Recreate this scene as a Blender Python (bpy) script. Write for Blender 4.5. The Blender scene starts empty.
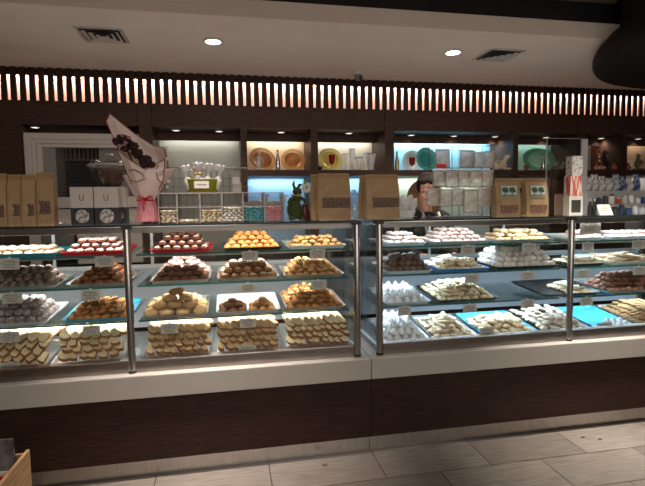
import bpy, bmesh, math, random
from mathutils import Vector, Matrix, Euler, noise
random.seed(7)
PI = math.pi
sc = bpy.context.scene
COL = sc.collection

# ------------------------------------------------------------------ camera, world, exposure
H = 1.40
FPX, CX, CY = 485.0, 322.5, 243.0
_r = Vector((2508, -70, FPX)).normalized()
_d = Vector((85, 6500, FPX)); _d = (_d - _r * _d.dot(_r)).normalized()
_n = _r.cross(_d)


def at(u, v, Y):
    """pixel of the photograph -> point on the real plane at depth Y"""
    p = Vector((u - CX, v - CY, FPX))
    q = Vector((p.dot(_r), p.dot(_n), -p.dot(_d)))
    q = q * (Y / q.y)
    return Vector((q.x, q.y, q.z + H))


def atz(u, v, Z):
    p = Vector((u - CX, v - CY, FPX))
    q = Vector((p.dot(_r), p.dot(_n), -p.dot(_d)))
    q = q * ((Z - H) / q.z)
    return Vector((q.x, q.y, Z))


cam_d = bpy.data.cameras.new('camera')
cam = bpy.data.objects.new('camera', cam_d)
COL.objects.link(cam)
cam_d.sensor_fit = 'HORIZONTAL'
cam_d.sensor_width = 36
cam_d.lens = 36 * FPX / 645.0
cam_d.clip_start = .05
# columns: camera right / up / back expressed in the world (X right, Y depth, Z up)
M = Matrix(((_r.x, -_r.y, -_r.z), (_n.x, -_n.y, -_n.z), (-_d.x, _d.y, _d.z))).to_4x4()
M.translation = Vector((0, 0, H))
cam.matrix_world = M
sc.camera = cam

sc.view_settings.view_transform = 'Standard'
sc.view_settings.look = 'None'
sc.view_settings.gamma = 1
sc.view_settings.exposure = 0.0
sc.view_settings.use_curve_mapping = False
sc.cycles.use_denoising = True
sc.cycles.max_bounces = 7
sc.cycles.transparent_max_bounces = 24
sc.cycles.sample_clamp_indirect = 4

w = bpy.data.worlds.new('world')
sc.world = w
w.use_nodes = True
w.node_tree.nodes['Background'].inputs[0].default_value = (1, .90, .82, 1)
w.node_tree.nodes['Background'].inputs[1].default_value = .26


def area(name, loc, size, power, color=(1, 1, 1), rot=(0, 0, 0), disk=False, spread=None):
    l = bpy.data.lights.new(name, 'AREA')
    if disk:
        l.shape = 'DISK'; l.size = size[0]
    else:
        l.shape = 'RECTANGLE'; l.size, l.size_y = size
    l.energy = power; l.color = color
    if spread: l.spread = spread
    o = bpy.data.objects.new(name, l)
    o.location = loc; o.rotation_euler = rot
    COL.objects.link(o)
    return o


WARM = (1, .80, .62)
# shop ceiling lamps on the customers' side
area('shop_ceiling_lamp', (-.6, .6, 2.83), (1.2, .5), 14, (1, .92, .85))
area('shop_ceiling_lamp', (2.3, .9, 2.83), (1.2, .5), 12, (1, .92, .85))
area('shop_ceiling_lamp', (.6, -1.6, 2.83), (2.5, 1.0), 45, (1, .92, .85))
area('added_front_fill', (1.2, -2.9, 2.2), (5.0, .7), 46, (1, .92, .85), (math.radians(96), 0, 0))  # added fill light behind the camera, brightens ledge, header and case-top goods
for _x in (-.5, 2.05):
    area('added_soffit_uplight', (_x, 3.41, 1.27), (2.3, .04), 5, (1, .88, .80), (PI, 0, 0))  # added uplight with no real fitting, lifts the soffit underside
area('counter_downlight', (2.25, 2.35, 2.86), (.08, .08), 12, (1, .93, .84), disk=True, spread=.75)
area('counter_downlight', (-.15, 2.35, 2.86), (.08, .08), 11, (1, .88, .80), disk=True, spread=.75)


# ------------------------------------------------------------------ materials
MATS = {}


def mat(name, c, rough=.5, metal=0., c2=None, scale=30., bump=0., stretch=(1, 1, 1), emit=0., rnd=0., spec=None,
        alpha=None, kind='noise', contrast=(.35, .65), dust=None, coat=0.):
    """procedural principled material; c2 mixes in by noise or voronoi, rnd varies per object, dust = (colour, threshold) lies on upward faces"""
    if name in MATS: return MATS[name]
    m = bpy.data.materials.new(name); m.use_nodes = True
    nt = m.node_tree; N = nt.nodes; L = nt.links
    b = N['Principled BSDF']
    b.inputs['Roughness'].default_value = rough
    b.inputs['Metallic'].default_value = metal
    if spec is not None: b.inputs['Specular IOR Level'].default_value = spec
    if coat: b.inputs['Coat Weight'].default_value = coat
    col = None
    tc = N.new('ShaderNodeTexCoord'); mp = N.new('ShaderNodeMapping')
    mp.inputs['Scale'].default_value = stretch
    L.new(tc.outputs['Object'], mp.inputs[0])
    rgb = N.new('ShaderNodeRGB'); rgb.outputs[0].default_value = (*c, 1); col = rgb.outputs[0]
    tex = None
    if c2 is not None or bump:
        if kind == 'noise':
            t = N.new('ShaderNodeTexNoise'); t.inputs['Scale'].default_value = scale; t.inputs['Detail'].default_value = 4
            L.new(mp.outputs[0], t.inputs['Vector']); tex = t.outputs['Fac']
        else:
            t = N.new('ShaderNodeTexVoronoi'); t.inputs['Scale'].default_value = scale
            L.new(mp.outputs[0], t.inputs['Vector']); tex = t.outputs['Distance']
    if c2 is not None:
        cr = N.new('ShaderNodeValToRGB')
        cr.color_ramp.elements[0].position = contrast[0]; cr.color_ramp.elements[0].color = (*c, 1)
        cr.color_ramp.elements[1].position = contrast[1]; cr.color_ramp.elements[1].color = (*c2, 1)
        L.new(tex, cr.inputs[0]); col = cr.outputs[0]
    if dust:
        g = N.new('ShaderNodeNewGeometry'); sx = N.new('ShaderNodeSeparateXYZ'); L.new(g.outputs['Normal'], sx.inputs[0])
        n2 = N.new('ShaderNodeTexNoise'); n2.inputs['Scale'].default_value = 60; L.new(tc.outputs['Object'], n2.inputs['Vector'])
        ma = N.new('ShaderNodeMath'); ma.operation = 'MULTIPLY_ADD'; L.new(n2.outputs['Fac'], ma.inputs[0])
        ma.inputs[1].default_value = .9; L.new(sx.outputs['Z'], ma.inputs[2])
        mr = N.new('ShaderNodeMapRange'); L.new(ma.outputs[0], mr.inputs[0])
        mr.inputs[1].default_value = dust[1]; mr.inputs[2].default_value = dust[1] + .35
        mx = N.new('ShaderNodeMix'); mx.data_type = 'RGBA'
        L.new(mr.outputs[0], mx.inputs['Factor']); L.new(col, mx.inputs['A']); mx.inputs['B'].default_value = (*dust[0], 1)
        col = mx.outputs['Result']
    if rnd:
        oi = N.new('ShaderNodeObjectInfo'); hs = N.new('ShaderNodeHueSaturation')
        mr = N.new('ShaderNodeMapRange'); L.new(oi.outputs['Random'], mr.inputs[0])
        mr.inputs[3].default_value = 1 - rnd; mr.inputs[4].default_value = 1 + rnd
        L.new(mr.outputs[0], hs.inputs['Value']); L.new(col, hs.inputs['Color']); col = hs.outputs[0]
    L.new(col, b.inputs['Base Color'])
    if emit:
        b.inputs['Emission Color'].default_value = (*c, 1); b.inputs['Emission Strength'].default_value = emit
    if bump:
        bp = N.new('ShaderNodeBump'); bp.inputs['Strength'].default_value = bump; bp.inputs['Distance'].default_value = .01
        L.new(tex, bp.inputs['Height']); L.new(bp.outputs[0], b.inputs['Normal'])
    if alpha is not None: b.inputs['Alpha'].default_value = alpha
    MATS[name] = m
    return m


def glass(name, tint=(1, 1, 1), refl=.06, rough=.0, edge=.5):
    """thin clear sheet: mostly transmits, reflects by fresnel"""
    if name in MATS: return MATS[name]
    m = bpy.data.materials.new(name); m.use_nodes = True
    nt = m.node_tree; N = nt.nodes; L = nt.links
    N.remove(N['Principled BSDF'])
    out = N['Material Output']
    t = N.new('ShaderNodeBsdfTransparent'); t.inputs[0].default_value = (*tint, 1)
    g = N.new('ShaderNodeBsdfGlossy'); g.inputs['Roughness'].default_value = rough
    lw = N.new('ShaderNodeLayerWeight'); lw.inputs['Blend'].default_value = .15
    mr = N.new('ShaderNodeMapRange'); L.new(lw.outputs['Fresnel'], mr.inputs[0])
    mr.inputs[3].default_value = refl; mr.inputs[4].default_value = edge
    mx = N.new('ShaderNodeMixShader'); L.new(mr.outputs[0], mx.inputs[0]); L.new(t.outputs[0], mx.inputs[1]); L.new(g.outputs[0], mx.inputs[2])
    L.new(mx.outputs[0], out.inputs[0])
    MATS[name] = m
    return m


def rgb(r, g, b):
    f = lambda x: ((x / 255 + .055) / 1.055) ** 2.4 if x > 10 else x / 255 / 12.92
    return (f(r), f(g), f(b))


DARKWOOD = mat('dark_walnut_wood', rgb(56, 35, 27), .5, spec=.25, c2=rgb(38, 23, 18), scale=9, stretch=(1, 6, 14), bump=.05)
SHELFWOOD = mat('dark_shelf_wood', rgb(76, 52, 40), .5, spec=.25, c2=rgb(54, 36, 28), scale=9, stretch=(1, 6, 14), bump=.04)
STONE = mat('pale_solid_surface', rgb(170, 164, 156), .30)
STEEL = mat('brushed_steel', (.55, .53, .50), .28, 1., c2=(.38, .36, .34), scale=14, stretch=(1, 1, 60))
RAIL = mat('brushed_steel_rail', (.40, .36, .33), .34, 1., c2=(.25, .22, .20), scale=14, stretch=(1, 30, 60))
ALU = mat('satin_aluminium', (.68, .68, .68), .42, .9)
CLEAR = glass('clear_case_glass', (.985, .995, .99), .035, .0, .75)
SHELFGLASS = glass('green_tinted_shelf_glass', (.90, .97, .95), .10, .02, .8)
GLEDGE = mat('green_glass_edge', rgb(40, 105, 100), .15, spec=.8)
ACRY = glass('clear_acrylic', (.95, .95, .95), .05, .05, .6)
BLACK = mat('black_trim', (.012, .011, .011), .4)
WHITEP = mat('white_card', rgb(205, 200, 190), .7)
INK = mat('grey_print', rgb(90, 86, 82), .8)


# ------------------------------------------------------------------ mesh helpers
class MB:
    def __init__(s): s.bm = bmesh.new()

    def box(s, x0, x1, y0, y1, z0, z1):
        vs = [s.bm.verts.new(p) for p in ((x0, y0, z0), (x1, y0, z0), (x1, y1, z0), (x0, y1, z0), (x0, y0, z1), (x1, y0, z1), (x1, y1, z1), (x0, y1, z1))]
        for f in ((0, 3, 2, 1), (4, 5, 6, 7), (0, 1, 5, 4), (1, 2, 6, 5), (2, 3, 7, 6), (3, 0, 4, 7)):
            s.bm.faces.new([vs[i] for i in f])
        return s

    def rings(s, rings, cap0=True, cap1=True, closed=True):
        R = [[s.bm.verts.new(p) for p in r] for r in rings]
        n = len(R[0])
        for a, b in zip(R, R[1:]):
            for i in range(n if closed else n - 1):
                j = (i + 1) % n
                s.bm.faces.new((a[i], a[j], b[j], b[i]))
        if closed and cap0: s.bm.faces.new(R[0][::-1])
        if closed and cap1: s.bm.faces.new(R[-1])
        return s

    def lathe(s, prof, n=20, c=(0, 0, 0), sx=1, sy=1, cap0=True, cap1=True):
        return s.rings([[(c[0] + r * sx * math.cos(2 * PI * i / n), c[1] + r * sy * math.sin(2 * PI * i / n), c[2] + z) for i in range(n)] for r, z in prof], cap0, cap1)

    def tube(s, pts, r, n=8, cap=True):
        pts = [Vector(p) for p in pts]
        rings = []
        for i, p in enumerate(pts):
            d = (pts[min(i + 1, len(pts) - 1)] - pts[max(i - 1, 0)]).normalized()
            a = d.orthogonal() if i == 0 else (pa - d * pa.dot(d))
            a = a.normalized(); pa = a; b = d.cross(a)
            rr = r[i] if isinstance(r, (list, tuple)) else r
            rings.append([p + (a * math.cos(2 * PI * k / n) + b * math.sin(2 * PI * k / n)) * rr for k in range(n)])
        return s.rings(rings, cap, cap)

    def ell(s, c, r, n=12, m=8, rot=None, jit=0, seed=0):
        prof = []
        for j in range(1, m):
            t = PI * j / m
            prof.append((math.sin(t), -math.cos(t)))
        R = Matrix.Identity(3) if rot is None else rot
        def P(x, y, z):
            q = Vector((x, y, z))
            if jit: q *= 1 + jit * noise.noise(q * 2.3 + Vector((seed * 7.1, seed, 0)))
            return Vector(c) + R @ Vector((q.x * r[0], q.y * r[1], q.z * r[2]))
        lo = s.bm.verts.new(P(0, 0, -1)); hi = s.bm.verts.new(P(0, 0, 1))
        V = [[s.bm.verts.new(P(a * math.cos(2 * PI * i / n), a * math.sin(2 * PI * i / n), z)) for i in range(n)] for a, z in prof]
        for a, b in zip(V, V[1:]):
            for i in range(n): s.bm.faces.new((a[i], a[(i + 1) % n], b[(i + 1) % n], b[i]))
        for i in range(n):
            s.bm.faces.new((lo, V[0][(i + 1) % n], V[0][i])); s.bm.faces.new((hi, V[-1][i], V[-1][(i + 1) % n]))
        return s

    def prism(s, poly, y0, y1):
        """polygon in x,z extruded along y"""
        a = [s.bm.verts.new((x, y0, z)) for x, z in poly]; b = [s.bm.verts.new((x, y1, z)) for x, z in poly]
        n = len(poly)
        s.bm.faces.new(a); s.bm.faces.new(b[::-1])
        for i in range(n): s.bm.faces.new((a[i], b[i], b[(i + 1) % n], a[(i + 1) % n]))
        return s

    def quad(s, *ps):
        s.bm.faces.new([s.bm.verts.new(p) for p in ps]); return s

    def grid(s, fn, nu, nv):
        V = [[s.bm.verts.new(fn(i / nu, j / nv)) for i in range(nu + 1)] for j in range(nv + 1)]
        for j in range(nv):
            for i in range(nu): s.bm.faces.new((V[j][i], V[j][i + 1], V[j + 1][i + 1], V[j + 1][i]))
        return s

    def xf(s, Mx):
        bmesh.ops.transform(s.bm, matrix=Mx, verts=s.bm.verts); return s

    def mesh(s, name, m, smooth=None, bevel=0):
        bmesh.ops.recalc_face_normals(s.bm, faces=s.bm.faces)
        if bevel:
            bmesh.ops.bevel(s.bm, geom=[e for e in s.bm.edges if e.is_manifold and e.calc_face_angle(0) > .6], offset=bevel, segments=2, affect='EDGES', profile=.5)
        me = bpy.data.meshes.new(name); s.bm.to_mesh(me); s.bm.free()
        for mm in (m if isinstance(m, (list, tuple)) else [m]): me.materials.append(mm)
        if smooth is not None:
            for p in me.polygons: p.use_smooth = True
            if smooth < 3: me.set_sharp_from_angle(angle=smooth)
        return me


def obj(name, mb, m, parent=None, smooth=None, bevel=0, loc=(0, 0, 0), rot=(0, 0, 0)):
    me = mb.mesh(name, m, smooth, bevel) if isinstance(mb, MB) else mb
    o = bpy.data.objects.new(name, me)
    o.location = loc; o.rotation_euler = rot
    COL.objects.link(o)
    if parent: o.parent = parent
    return o


def tag(o, label, cat, group=None, kind=None):
    o['label'] = label; o['category'] = cat
    if group: o['group'] = group
    if kind: o['kind'] = kind
    return o


def struct(o): o['kind'] = 'structure'; return o


def thing(name, label, cat, loc=(0, 0, 0), rz=0, group=None, rot=None):
    o = bpy.data.objects.new(name, None); COL.objects.link(o)
    o.empty_display_size = .05
    o.location = loc; o.rotation_euler = rot if rot else (0, 0, rz)
    return tag(o, label, cat, group)


def dup(root, loc=None, rz=None, label=None, group=None, rot=None, scale=None):
    def cp(o, par):
        c = o.copy(); COL.objects.link(c); c.parent = par
        for ch in kids.get(o.name, ()): cp(ch, c)
        return c
    kids = {}
    for ch in list(root.children_recursive): kids.setdefault(ch.parent.name, []).append(ch)
    r = cp(root, None)
    if loc is not None: r.location = loc
    if rz is not None: r.rotation_euler = (0, 0, rz)
    if rot is not None: r.rotation_euler = rot
    if scale is not None: r.scale = scale
    if label: r['label'] = label
    if group: r['group'] = group
    return r


# ------------------------------------------------------------------ setting
CZ = 2.59      # soffit underside
YW = 4.50      # face of the back shelving
YB = 4.95      # back of its niches
# floor of staggered wood-look tiles
fm = bpy.data.materials.new('woodlook_floor_tile'); fm.use_nodes = True
N = fm.node_tree.nodes; L = fm.node_tree.links; b = N['Principled BSDF']
tc = N.new('ShaderNodeTexCoord'); mp = N.new('ShaderNodeMapping')
mp.inputs['Location'].default_value = (.112, .0, 0)
L.new(tc.outputs['Object'], mp.inputs[0])
br = N.new('ShaderNodeTexBrick'); L.new(mp.outputs[0], br.inputs['Vector'])
br.offset = .5; br.inputs['Scale'].default_value = 1; br.inputs['Mortar Size'].default_value = .0028
br.inputs['Mortar Smooth'].default_value = .1
br.inputs['Brick Width'].default_value = .588; br.inputs['Row Height'].default_value = .2875
br.inputs['Color1'].default_value = (*rgb(127, 118, 109), 1); br.inputs['Color2'].default_value = (*rgb(106, 98, 90), 1)
br.inputs['Mortar'].default_value = (*rgb(42, 37, 33), 1)
mp2 = N.new('ShaderNodeMapping'); mp2.inputs['Scale'].default_value = (3, 40, 1); L.new(tc.outputs['Object'], mp2.inputs[0])
nz = N.new('ShaderNodeTexNoise'); nz.inputs['Scale'].default_value = 2.2; nz.inputs['Detail'].default_value = 8; L.new(mp2.outputs[0], nz.inputs['Vector'])
mr = N.new('ShaderNodeMapRange'); mr.inputs[1].default_value = .3; mr.inputs[2].default_value = .7; mr.inputs[3].default_value = .62; mr.inputs[4].default_value = 1.16
L.new(nz.outputs['Fac'], mr.inputs[0])
mx = N.new('ShaderNodeMix'); mx.data_type = 'RGBA'; mx.blend_type = 'MULTIPLY'; mx.inputs['Factor'].default_value = 1
L.new(br.outputs['Color'], mx.inputs['A']); L.new(mr.outputs[0], mx.inputs['B']); L.new(mx.outputs['Result'], b.inputs['Base Color'])
b.inputs['Roughness'].default_value = .33
bp = N.new('ShaderNodeBump'); bp.inputs['Strength'].default_value = .15; bp.inputs['Distance'].default_value = .003
L.new(br.outputs['Fac'], bp.inputs['Height']); bp.invert = True; L.new(bp.outputs[0], b.inputs['Normal'])
struct(obj('floor', MB().box(-3.2, 6.2, -3.0, 5.0, -.05, 0), fm))

CEIL = mat('beige_ceiling_paint', rgb(206, 194, 183), .85, c2=rgb(202, 189, 178), scale=3)
CEILUP = mat('upper_ceiling_paint', rgb(205, 190, 172), .85)
struct(obj('ceiling', MB().box(-3.2, 6.2, -3.0, 5.0, 2.90, 2.95), CEILUP))
pR = atz(607, 40, CZ)
struct(obj('ceiling_soffit', MB().box(-3.2, 6.2, 3.17, 5.0, CZ, 2.703), CEIL, bevel=.004))
struct(obj('ceiling_soffit_shadow_gap', MB().box(-3.2, 6.2, 3.30, 5.0, 2.704, 2.90), mat('gap_shade_black', (.006, .005, .005), .8)))  # near-black colour stands in for the shade inside the gap
struct(obj('wall_back', MB().box(-3.2, 6.2, 4.97, 5.05, 0, 2.59), mat('dim_back_wall', rgb(95, 84, 76), .8)))
WALLP = mat('taupe_wall_paint', rgb(120, 106, 95), .8)
struct(obj('wall_left', MB().box(-3.25, -3.2, -3, 5, 0, 2.95), WALLP))
struct(obj('wall_right', MB().box(6.2, 6.25, -3, 5, 0, 2.95), WALLP))
struct(obj('wall_front', MB().box(-3.2, 6.2, -3.05, -3, 0, 2.95), WALLP))

# round dark bulkhead hanging under the ceiling at the right
RB = mat('dark_bulkhead_paint', rgb(22, 15, 13), .8, spec=.2)
t = MB().lathe([(1.06, 2.895), (1.06, 2.68), (1.12, 2.63), (1.18, 2.56), (1.20, 2.51), (1.20, 2.47), (1.185, 2.44), (1.13, 2.42)], 96)
struct(obj('ceiling_bulkhead', t, RB, smooth=.6, loc=(3.80, 2.70, 0)))

# ------------------------------------------------------------------ ceiling fixtures
GLOW = mat('lamp_glow', (1, .93, .82), .5, emit=14)
TRIMW = mat('white_metal_trim', rgb(190, 180, 168), .5)
for i, (u, v) in enumerate(((213, 41), (453, 52))):
    p = atz(u, v, CZ)
    t = thing('recessed_downlight', ('lit recessed ceiling downlight between the square vent and camera dome',
              'lit recessed ceiling downlight just beside the right-hand square air vent')[i], 'ceiling light', (p.x, p.y, CZ - .010))
    obj('trim_ring', MB().lathe([(.052, .0095), (.075, .0095), (.077, .004), (.072, .0), (.054, .002)], 32, cap0=False, cap1=False), TRIMW, t, smooth=.8)
    obj('bulb_face', MB().lathe([(.054, .0095), (.054, .003), (.03, .0015), (.001, .001)], 28, cap0=False), GLOW, t, smooth=.8)
    area('downlight_beam', (p.x, p.y, CZ - .03), (.09, .09), 10, (1, .86, .70), disk=True, spread=1.9)


def vent(p, label):
    t = thing('air_vent', label, 'air vent', (p.x, p.y, CZ))
    m = mat('vent_metal', (.62, .58, .53), .35, .6)
    S = .15

    def fr(a, b_, z0, z1):
        mb = MB()
        mb.box(-a, a, -a, -b_, z0, z1).box(-a, a, b_, a, z0, z1).box(-a, -b_, -b_, b_, z0, z1).box(b_, a, -b_, b_, z0, z1)
        return mb
    obj('vent_frame', fr(S, S - .022, -.008, -.001), m, t)
    obj('vent_backing', MB().box(-S + .02, S - .02, -S + .02, S - .02, -.003, -.0012), mat('vent_dark', (.02, .018, .017), .8), t)
    for k in range(3):
        a = S - .034 - k * .038
        # louvre ring with sloped blades
        rr = []
        for (q, z) in ((a, -.014), (a - .020, -.004)):
            rr.append([(-q, -q, z), (q, -q, z), (q, q, z), (-q, q, z)])
        obj('louvre', MB().rings(rr, False, False), m, t)
    return t


vent((atz(103, 35, CZ)), 'square ceiling air vent near the tall paper-wrapped bouquet')
vent((atz(498, 55, CZ)), 'square ceiling air vent near the round dark bulkhead')
p = atz(358, 71, CZ)
t = thing('security_camera', 'small white dome security camera on the ceiling above the slats', 'security camera', (p.x, p.y, CZ))
obj('mount', MB().lathe([(.048, -.001), (.05, -.02), (.046, -.035)], 24), TRIMW, t, smooth=.6)
obj('camera_ball', MB().ell((.0, -.005, -.052), (.034, .034, .034)), mat('camera_grey', rgb(120, 112, 105), .4), t, smooth=4)
obj('lens', MB().lathe([(.017, 0), (.019, .012), (.012, .014)], 16).xf(Matrix.Translation((.012, -.033, -.065)) @ Matrix.Rotation(1.9, 4, 'X')), BLACK, t, smooth=.6)

# ------------------------------------------------------------------ slatted valance with light behind
X0, X1 = -2.6, 4.9
SLX = at(9.3, 100, YW).x
PITCH = (at(74.4, 102, YW).x - SLX) / 7
t = thing('slatted_valance', 'dark slatted valance with warm light glowing through its gaps', 'valance', (0, YW, 2.31))
VB = mat('pale_backboard', rgb(216, 180, 164), .8)
obj('backboard', MB().box(X0, X1, .13, .145, 0, .27), VB, t)
obj('top_rail', MB().box(X0, X1, .034, .055, .222, .2785), DARKWOOD, t)
obj('bottom_rail', MB().box(X0, X1, -.001, .145, -.0005, .006), DARKWOOD, t)
slm = MB().box(-PITCH * .325, PITCH * .325, 0, .014, 0, .2775).xf(Matrix.Rotation(math.radians(0), 4, 'X')).mesh('slat', DARKWOOD)
n0 = int((-2.52 - SLX) / PITCH)
xs = []
k = n0
while True:
    x = SLX + (k + .5) * PITCH
    if x > 4.8: break
    xs.append(x); k += 1
print('slats', len(xs), PITCH)
for x in xs:
    o = bpy.data.objects.new('slat', slm); COL.objects.link(o); o.parent = t; o.location = (x, 0, 0)
for xa in (-1.5, .2, 1.9, 3.6):
    area('valance_led_strip', (xa + .1, YW + .10, 2.572), (1.7, .02), 20, (1, .76, .67), (math.radians(12), 0, 0))

# ------------------------------------------------------------------ back shelving
pil = {}
def PX(u, v=150): return at(u, v, YW).x
PIL = [(140, 153), (241, 247), (311, 318), (385, 394), (513, 518), (578, 586), (621, 627)]
cab = thing('back_shelving', 'dark wood shelving wall with lit niches behind the pastry counter', 'shelving', (0, YW, 0))
ZT, ZS1, ZS0 = 2.12, 1.745, 1.69
# header boards with seams at the pillars
seams = [-2.6, PX(139), PX(153), PX(384.5), PX(394.5), PX(577), PX(587), 4.9]
for a, b_ in zip(seams, seams[1:]):
    wide = b_ - a > .2
    obj('header_board', MB().box(a + .002, b_ - .002, 0 if wide else -.006, .02, ZT, 2.309), SHELFWOOD, cab)
obj('niche_top', MB().box(PX(153), 4.9, .021, YB - YW - .0, ZT, ZT + .02), SHELFWOOD, cab)
for i, (a, b_) in enumerate(PIL):
    obj('pillar', MB().box(PX(a), PX(b_), -.004, YB - YW, .92, ZT - .001), SHELFWOOD, cab)
bays = [(PIL[i][1], PIL[i + 1][0]) for i in range(6)] + [(627, 668)]
BACKC = [rgb(150, 150, 142), rgb(206, 190, 170), rgb(196, 192, 180), rgb(150, 190, 205), rgb(150, 168, 158), rgb(120, 104, 92), rgb(150, 130, 108)]
BACKL = [rgb(120, 116, 110), rgb(170, 200, 225), rgb(170, 200, 220), rgb(205, 215, 200), rgb(110, 104, 98), rgb(190, 186, 180), rgb(190, 186, 180)]
LEDU = [((1, .97, .88), 1.5), ((1, .82, .62), 2.0), ((1, .93, .80), 1.7), ((.55, .85, 1), 4.2), ((.72, 1, .90), .9), ((1, .78, .58), .6), ((1, .80, .58), 1.0)]
LEDL = [((1, .95, .85), .4), ((.50, .78, 1), 2.2), ((.50, .78, 1), 2.2), ((.85, 1, .92), 1.8), ((1, .93, .8), .6), ((1, .97, .9), 1.6), ((1, .97, .9), 1.2)]
BAYX = []
for i, (a, b_) in enumerate(bays):
    xa, xb = PX(a), (PX(b_) if b_ < 645 else 4.85)
    BAYX.append((xa, xb))
    w_ = xb - xa
    obj('niche_back', MB().box(xa, xb, YB - YW - .015, YB - YW, .93, ZT), mat('niche_back_%d' % i, BACKC[i], .5), cab)
    if i > 0:
        obj('shelf_board', MB().box(xa + .001, xb - .001, 0, YB - YW - .016, ZS0, ZS1), SHELFWOOD, cab)
        obj('lower_back_panel', MB().box(xa + .001, xb - .001, YB - YW - .022, YB - YW - .016, .95, ZS0 - .002), mat('lower_back_%d' % i, BACKL[i], .5), cab)
        area('shelf_led_strip', (xa + w_ / 2, YW + .36, ZS0 - .012), (w_ * .9, .015), LEDL[i][1] * w_ * 1.1, LEDL[i][0], (math.radians(18), 0, 0))
    obj('light_valance', MB().box(xa + .001, xb - .001, .30, .32, ZT - .078, ZT - .001), SHELFWOOD, cab)
    area('niche_led_strip', (xa + w_ / 2, YW + .375, ZT - .03), (w_ * .9, .02), LEDU[i][1] * w_ * 1.3, LEDU[i][0], (math.radians(12), 0, 0))
obj('back_counter', MB().box(PX(153), 4.9, -.10, .03, .88, .92), SHELFWOOD, cab)
obj('back_cupboard', MB().box(-2.6, 4.9, -.08, YB - YW, 0, .879), DARKWOOD, cab)
obj('left_side_panel', MB().box(-2.6, PX(22), -.002, .40, .93, ZT - .001), SHELFWOOD, cab)

# puck lights
PUCK = [(35, 126), (176, 129), (219, 130), (281, 131), (349, 132), (411, 134), (454, 135.5), (495, 136.5), (546, 137), (601, 138.5), (638, 140)]
pn = ['above the white-framed window', 'above the olive tub, over its left end', 'above the olive tub, over its right end', 'above the pair of orange plates',
      'above the yellow plate and glassware', 'above the red goblet', 'above the teal plate and hanging sachets', 'above the dark packets beside the white lamb',
      'above the green scalloped plate', 'above the copper vase', 'above the far stone figurine']
for (u, v), s in zip(PUCK, pn):
    p = at(u, v, YW)
    # on niche ceiling
    q = atz(u, v + .5, ZT)
    y = min(max(q.y, YW + .06), YW + .24)
    x = at(u, v, y).x
    t = thing('puck_light', 'small round puck light ' + s, 'puck light', (x, y, ZT - .012))
    obj('puck_ring', MB().lathe([(.028, .0115), (.040, .0115), (.041, .004), (.034, .0), (.029, .002)], 24, cap0=False, cap1=False), ALU, t, smooth=.7)
    obj('puck_bulb', MB().lathe([(.029, .0115), (.028, .002), (.001, .001)], 20, cap0=False), mat('puck_glow', (1, .9, .78), emit=1.6), t, smooth=.7)
    area('puck_beam', (x, y, ZT - .02), (.05, .05), .5, (1, .9, .75), disk=True, spread=2.2)

# window at the left
WINW = mat('white_painted_wood', rgb(196, 186, 178), .5)
wx0, wx1 = PX(24), PX(139)
wz1 = at(60, 133, YW).z
struct(obj('window_1', MB()
    .box(wx0, wx0 + .055, .0, .05, .93, wz1).box(wx0 + .055, wx1, .0, .05, wz1 - .05, wz1)
    .box(wx0 + .055, wx0 + .085, .012, .06, .93, wz1 - .05).box(wx0 + .085, wx1, .012, .06, wz1 - .085, wz1 - .05)
    .box(wx0 + .085, wx0 + .125, .03, .09, .93, wz1 - .085).box(wx0 + .125, wx1, .03, .09, wz1 - .115, wz1 - .085)
    .box(wx0 + .125, wx1, .0, .09, at(70, 208, YW).z, at(70, 197, YW).z).box(wx0 + .125, wx1, .02, .09, .93, at(70, 209, YW).z),
    WINW, loc=(0, YW, 0), bevel=.004))
xa, xb = PX(53), PX(94)
struct(obj('window_jamb', MB().box(wx0 + .125, xa, .06, .40, 1.5, wz1 - .09).box(xb, wx1, .16, .18, 1.5, wz1 - .09), mat('grey_jamb', rgb(150, 142, 138), .6), loc=(0, YW, 0)))
mb = MB().box(xa, xb, .30, .31, 1.5, wz1 - .09)
struct(obj('window_dark_room_sheet', mb, mat('black_beyond', (.006, .006, .006), .5), loc=(0, YW, 0)))  # black sheet stands in for the darkness of the room behind
mb = MB()
for k in range(9):
    x = xa + .015 + k * (xb - xa) / 9
    mb.box(x, x + .018, .26, .28, 1.86, 1.99)
mb.box(xa, xb, .255, .285, 1.845, 1.86)
struct(obj('window_slats_beyond', mb, mat('brown_slats', rgb(92, 72, 58), .6), loc=(0, YW, 0)))
mb = MB()
for k in range(9): mb.box(xa, xb, .27, .30, 1.52 + k * .036, 1.53 + k * .036)
struct(obj('window_blind_beyond', mb, mat('dark_blind', rgb(22, 21, 22), .5), loc=(0, YW, 0)))
struct(obj('window_pane', MB().box(wx0 + .125, wx1, .045, .049, at(70, 197, YW).z, wz1 - .115), CLEAR, loc=(0, YW, 0)))

# ------------------------------------------------------------------ counter bases (two, meeting at a seam)
SEAM = .762
TK = mat('stainless_toe_kick', (.50, .47, .44), .24, 1.0, c2=(.42, .39, .36), scale=8, stretch=(30, 1, 1))
for nm, a, b_, lab in (('A', -1.75, SEAM - .0015, 'dark wood counter base with stone ledge, under the warmly lit pastry case'),
                       ('B', SEAM + .0015, 3.30, 'dark wood counter base with stone ledge, under the bluish lit pastry case')):
    t = thing('display_counter', lab, 'counter', ((a + b_) / 2, 2.95, 0))
    h = (b_ - a) / 2
    obj('stone_ledge', MB().box(-h, h, 2.543 - 2.95, 3.42 - 2.95, .435, .556), STONE, t, bevel=.005)
    obj('wood_panel', MB().box(-h, h, 2.556 - 2.95, 3.38 - 2.95, .10, .4345), DARKWOOD, t)
    obj('toe_kick', MB().box(-h, h, 2.592 - 2.95, 3.30 - 2.95, .0, .099), TK, t)

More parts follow.
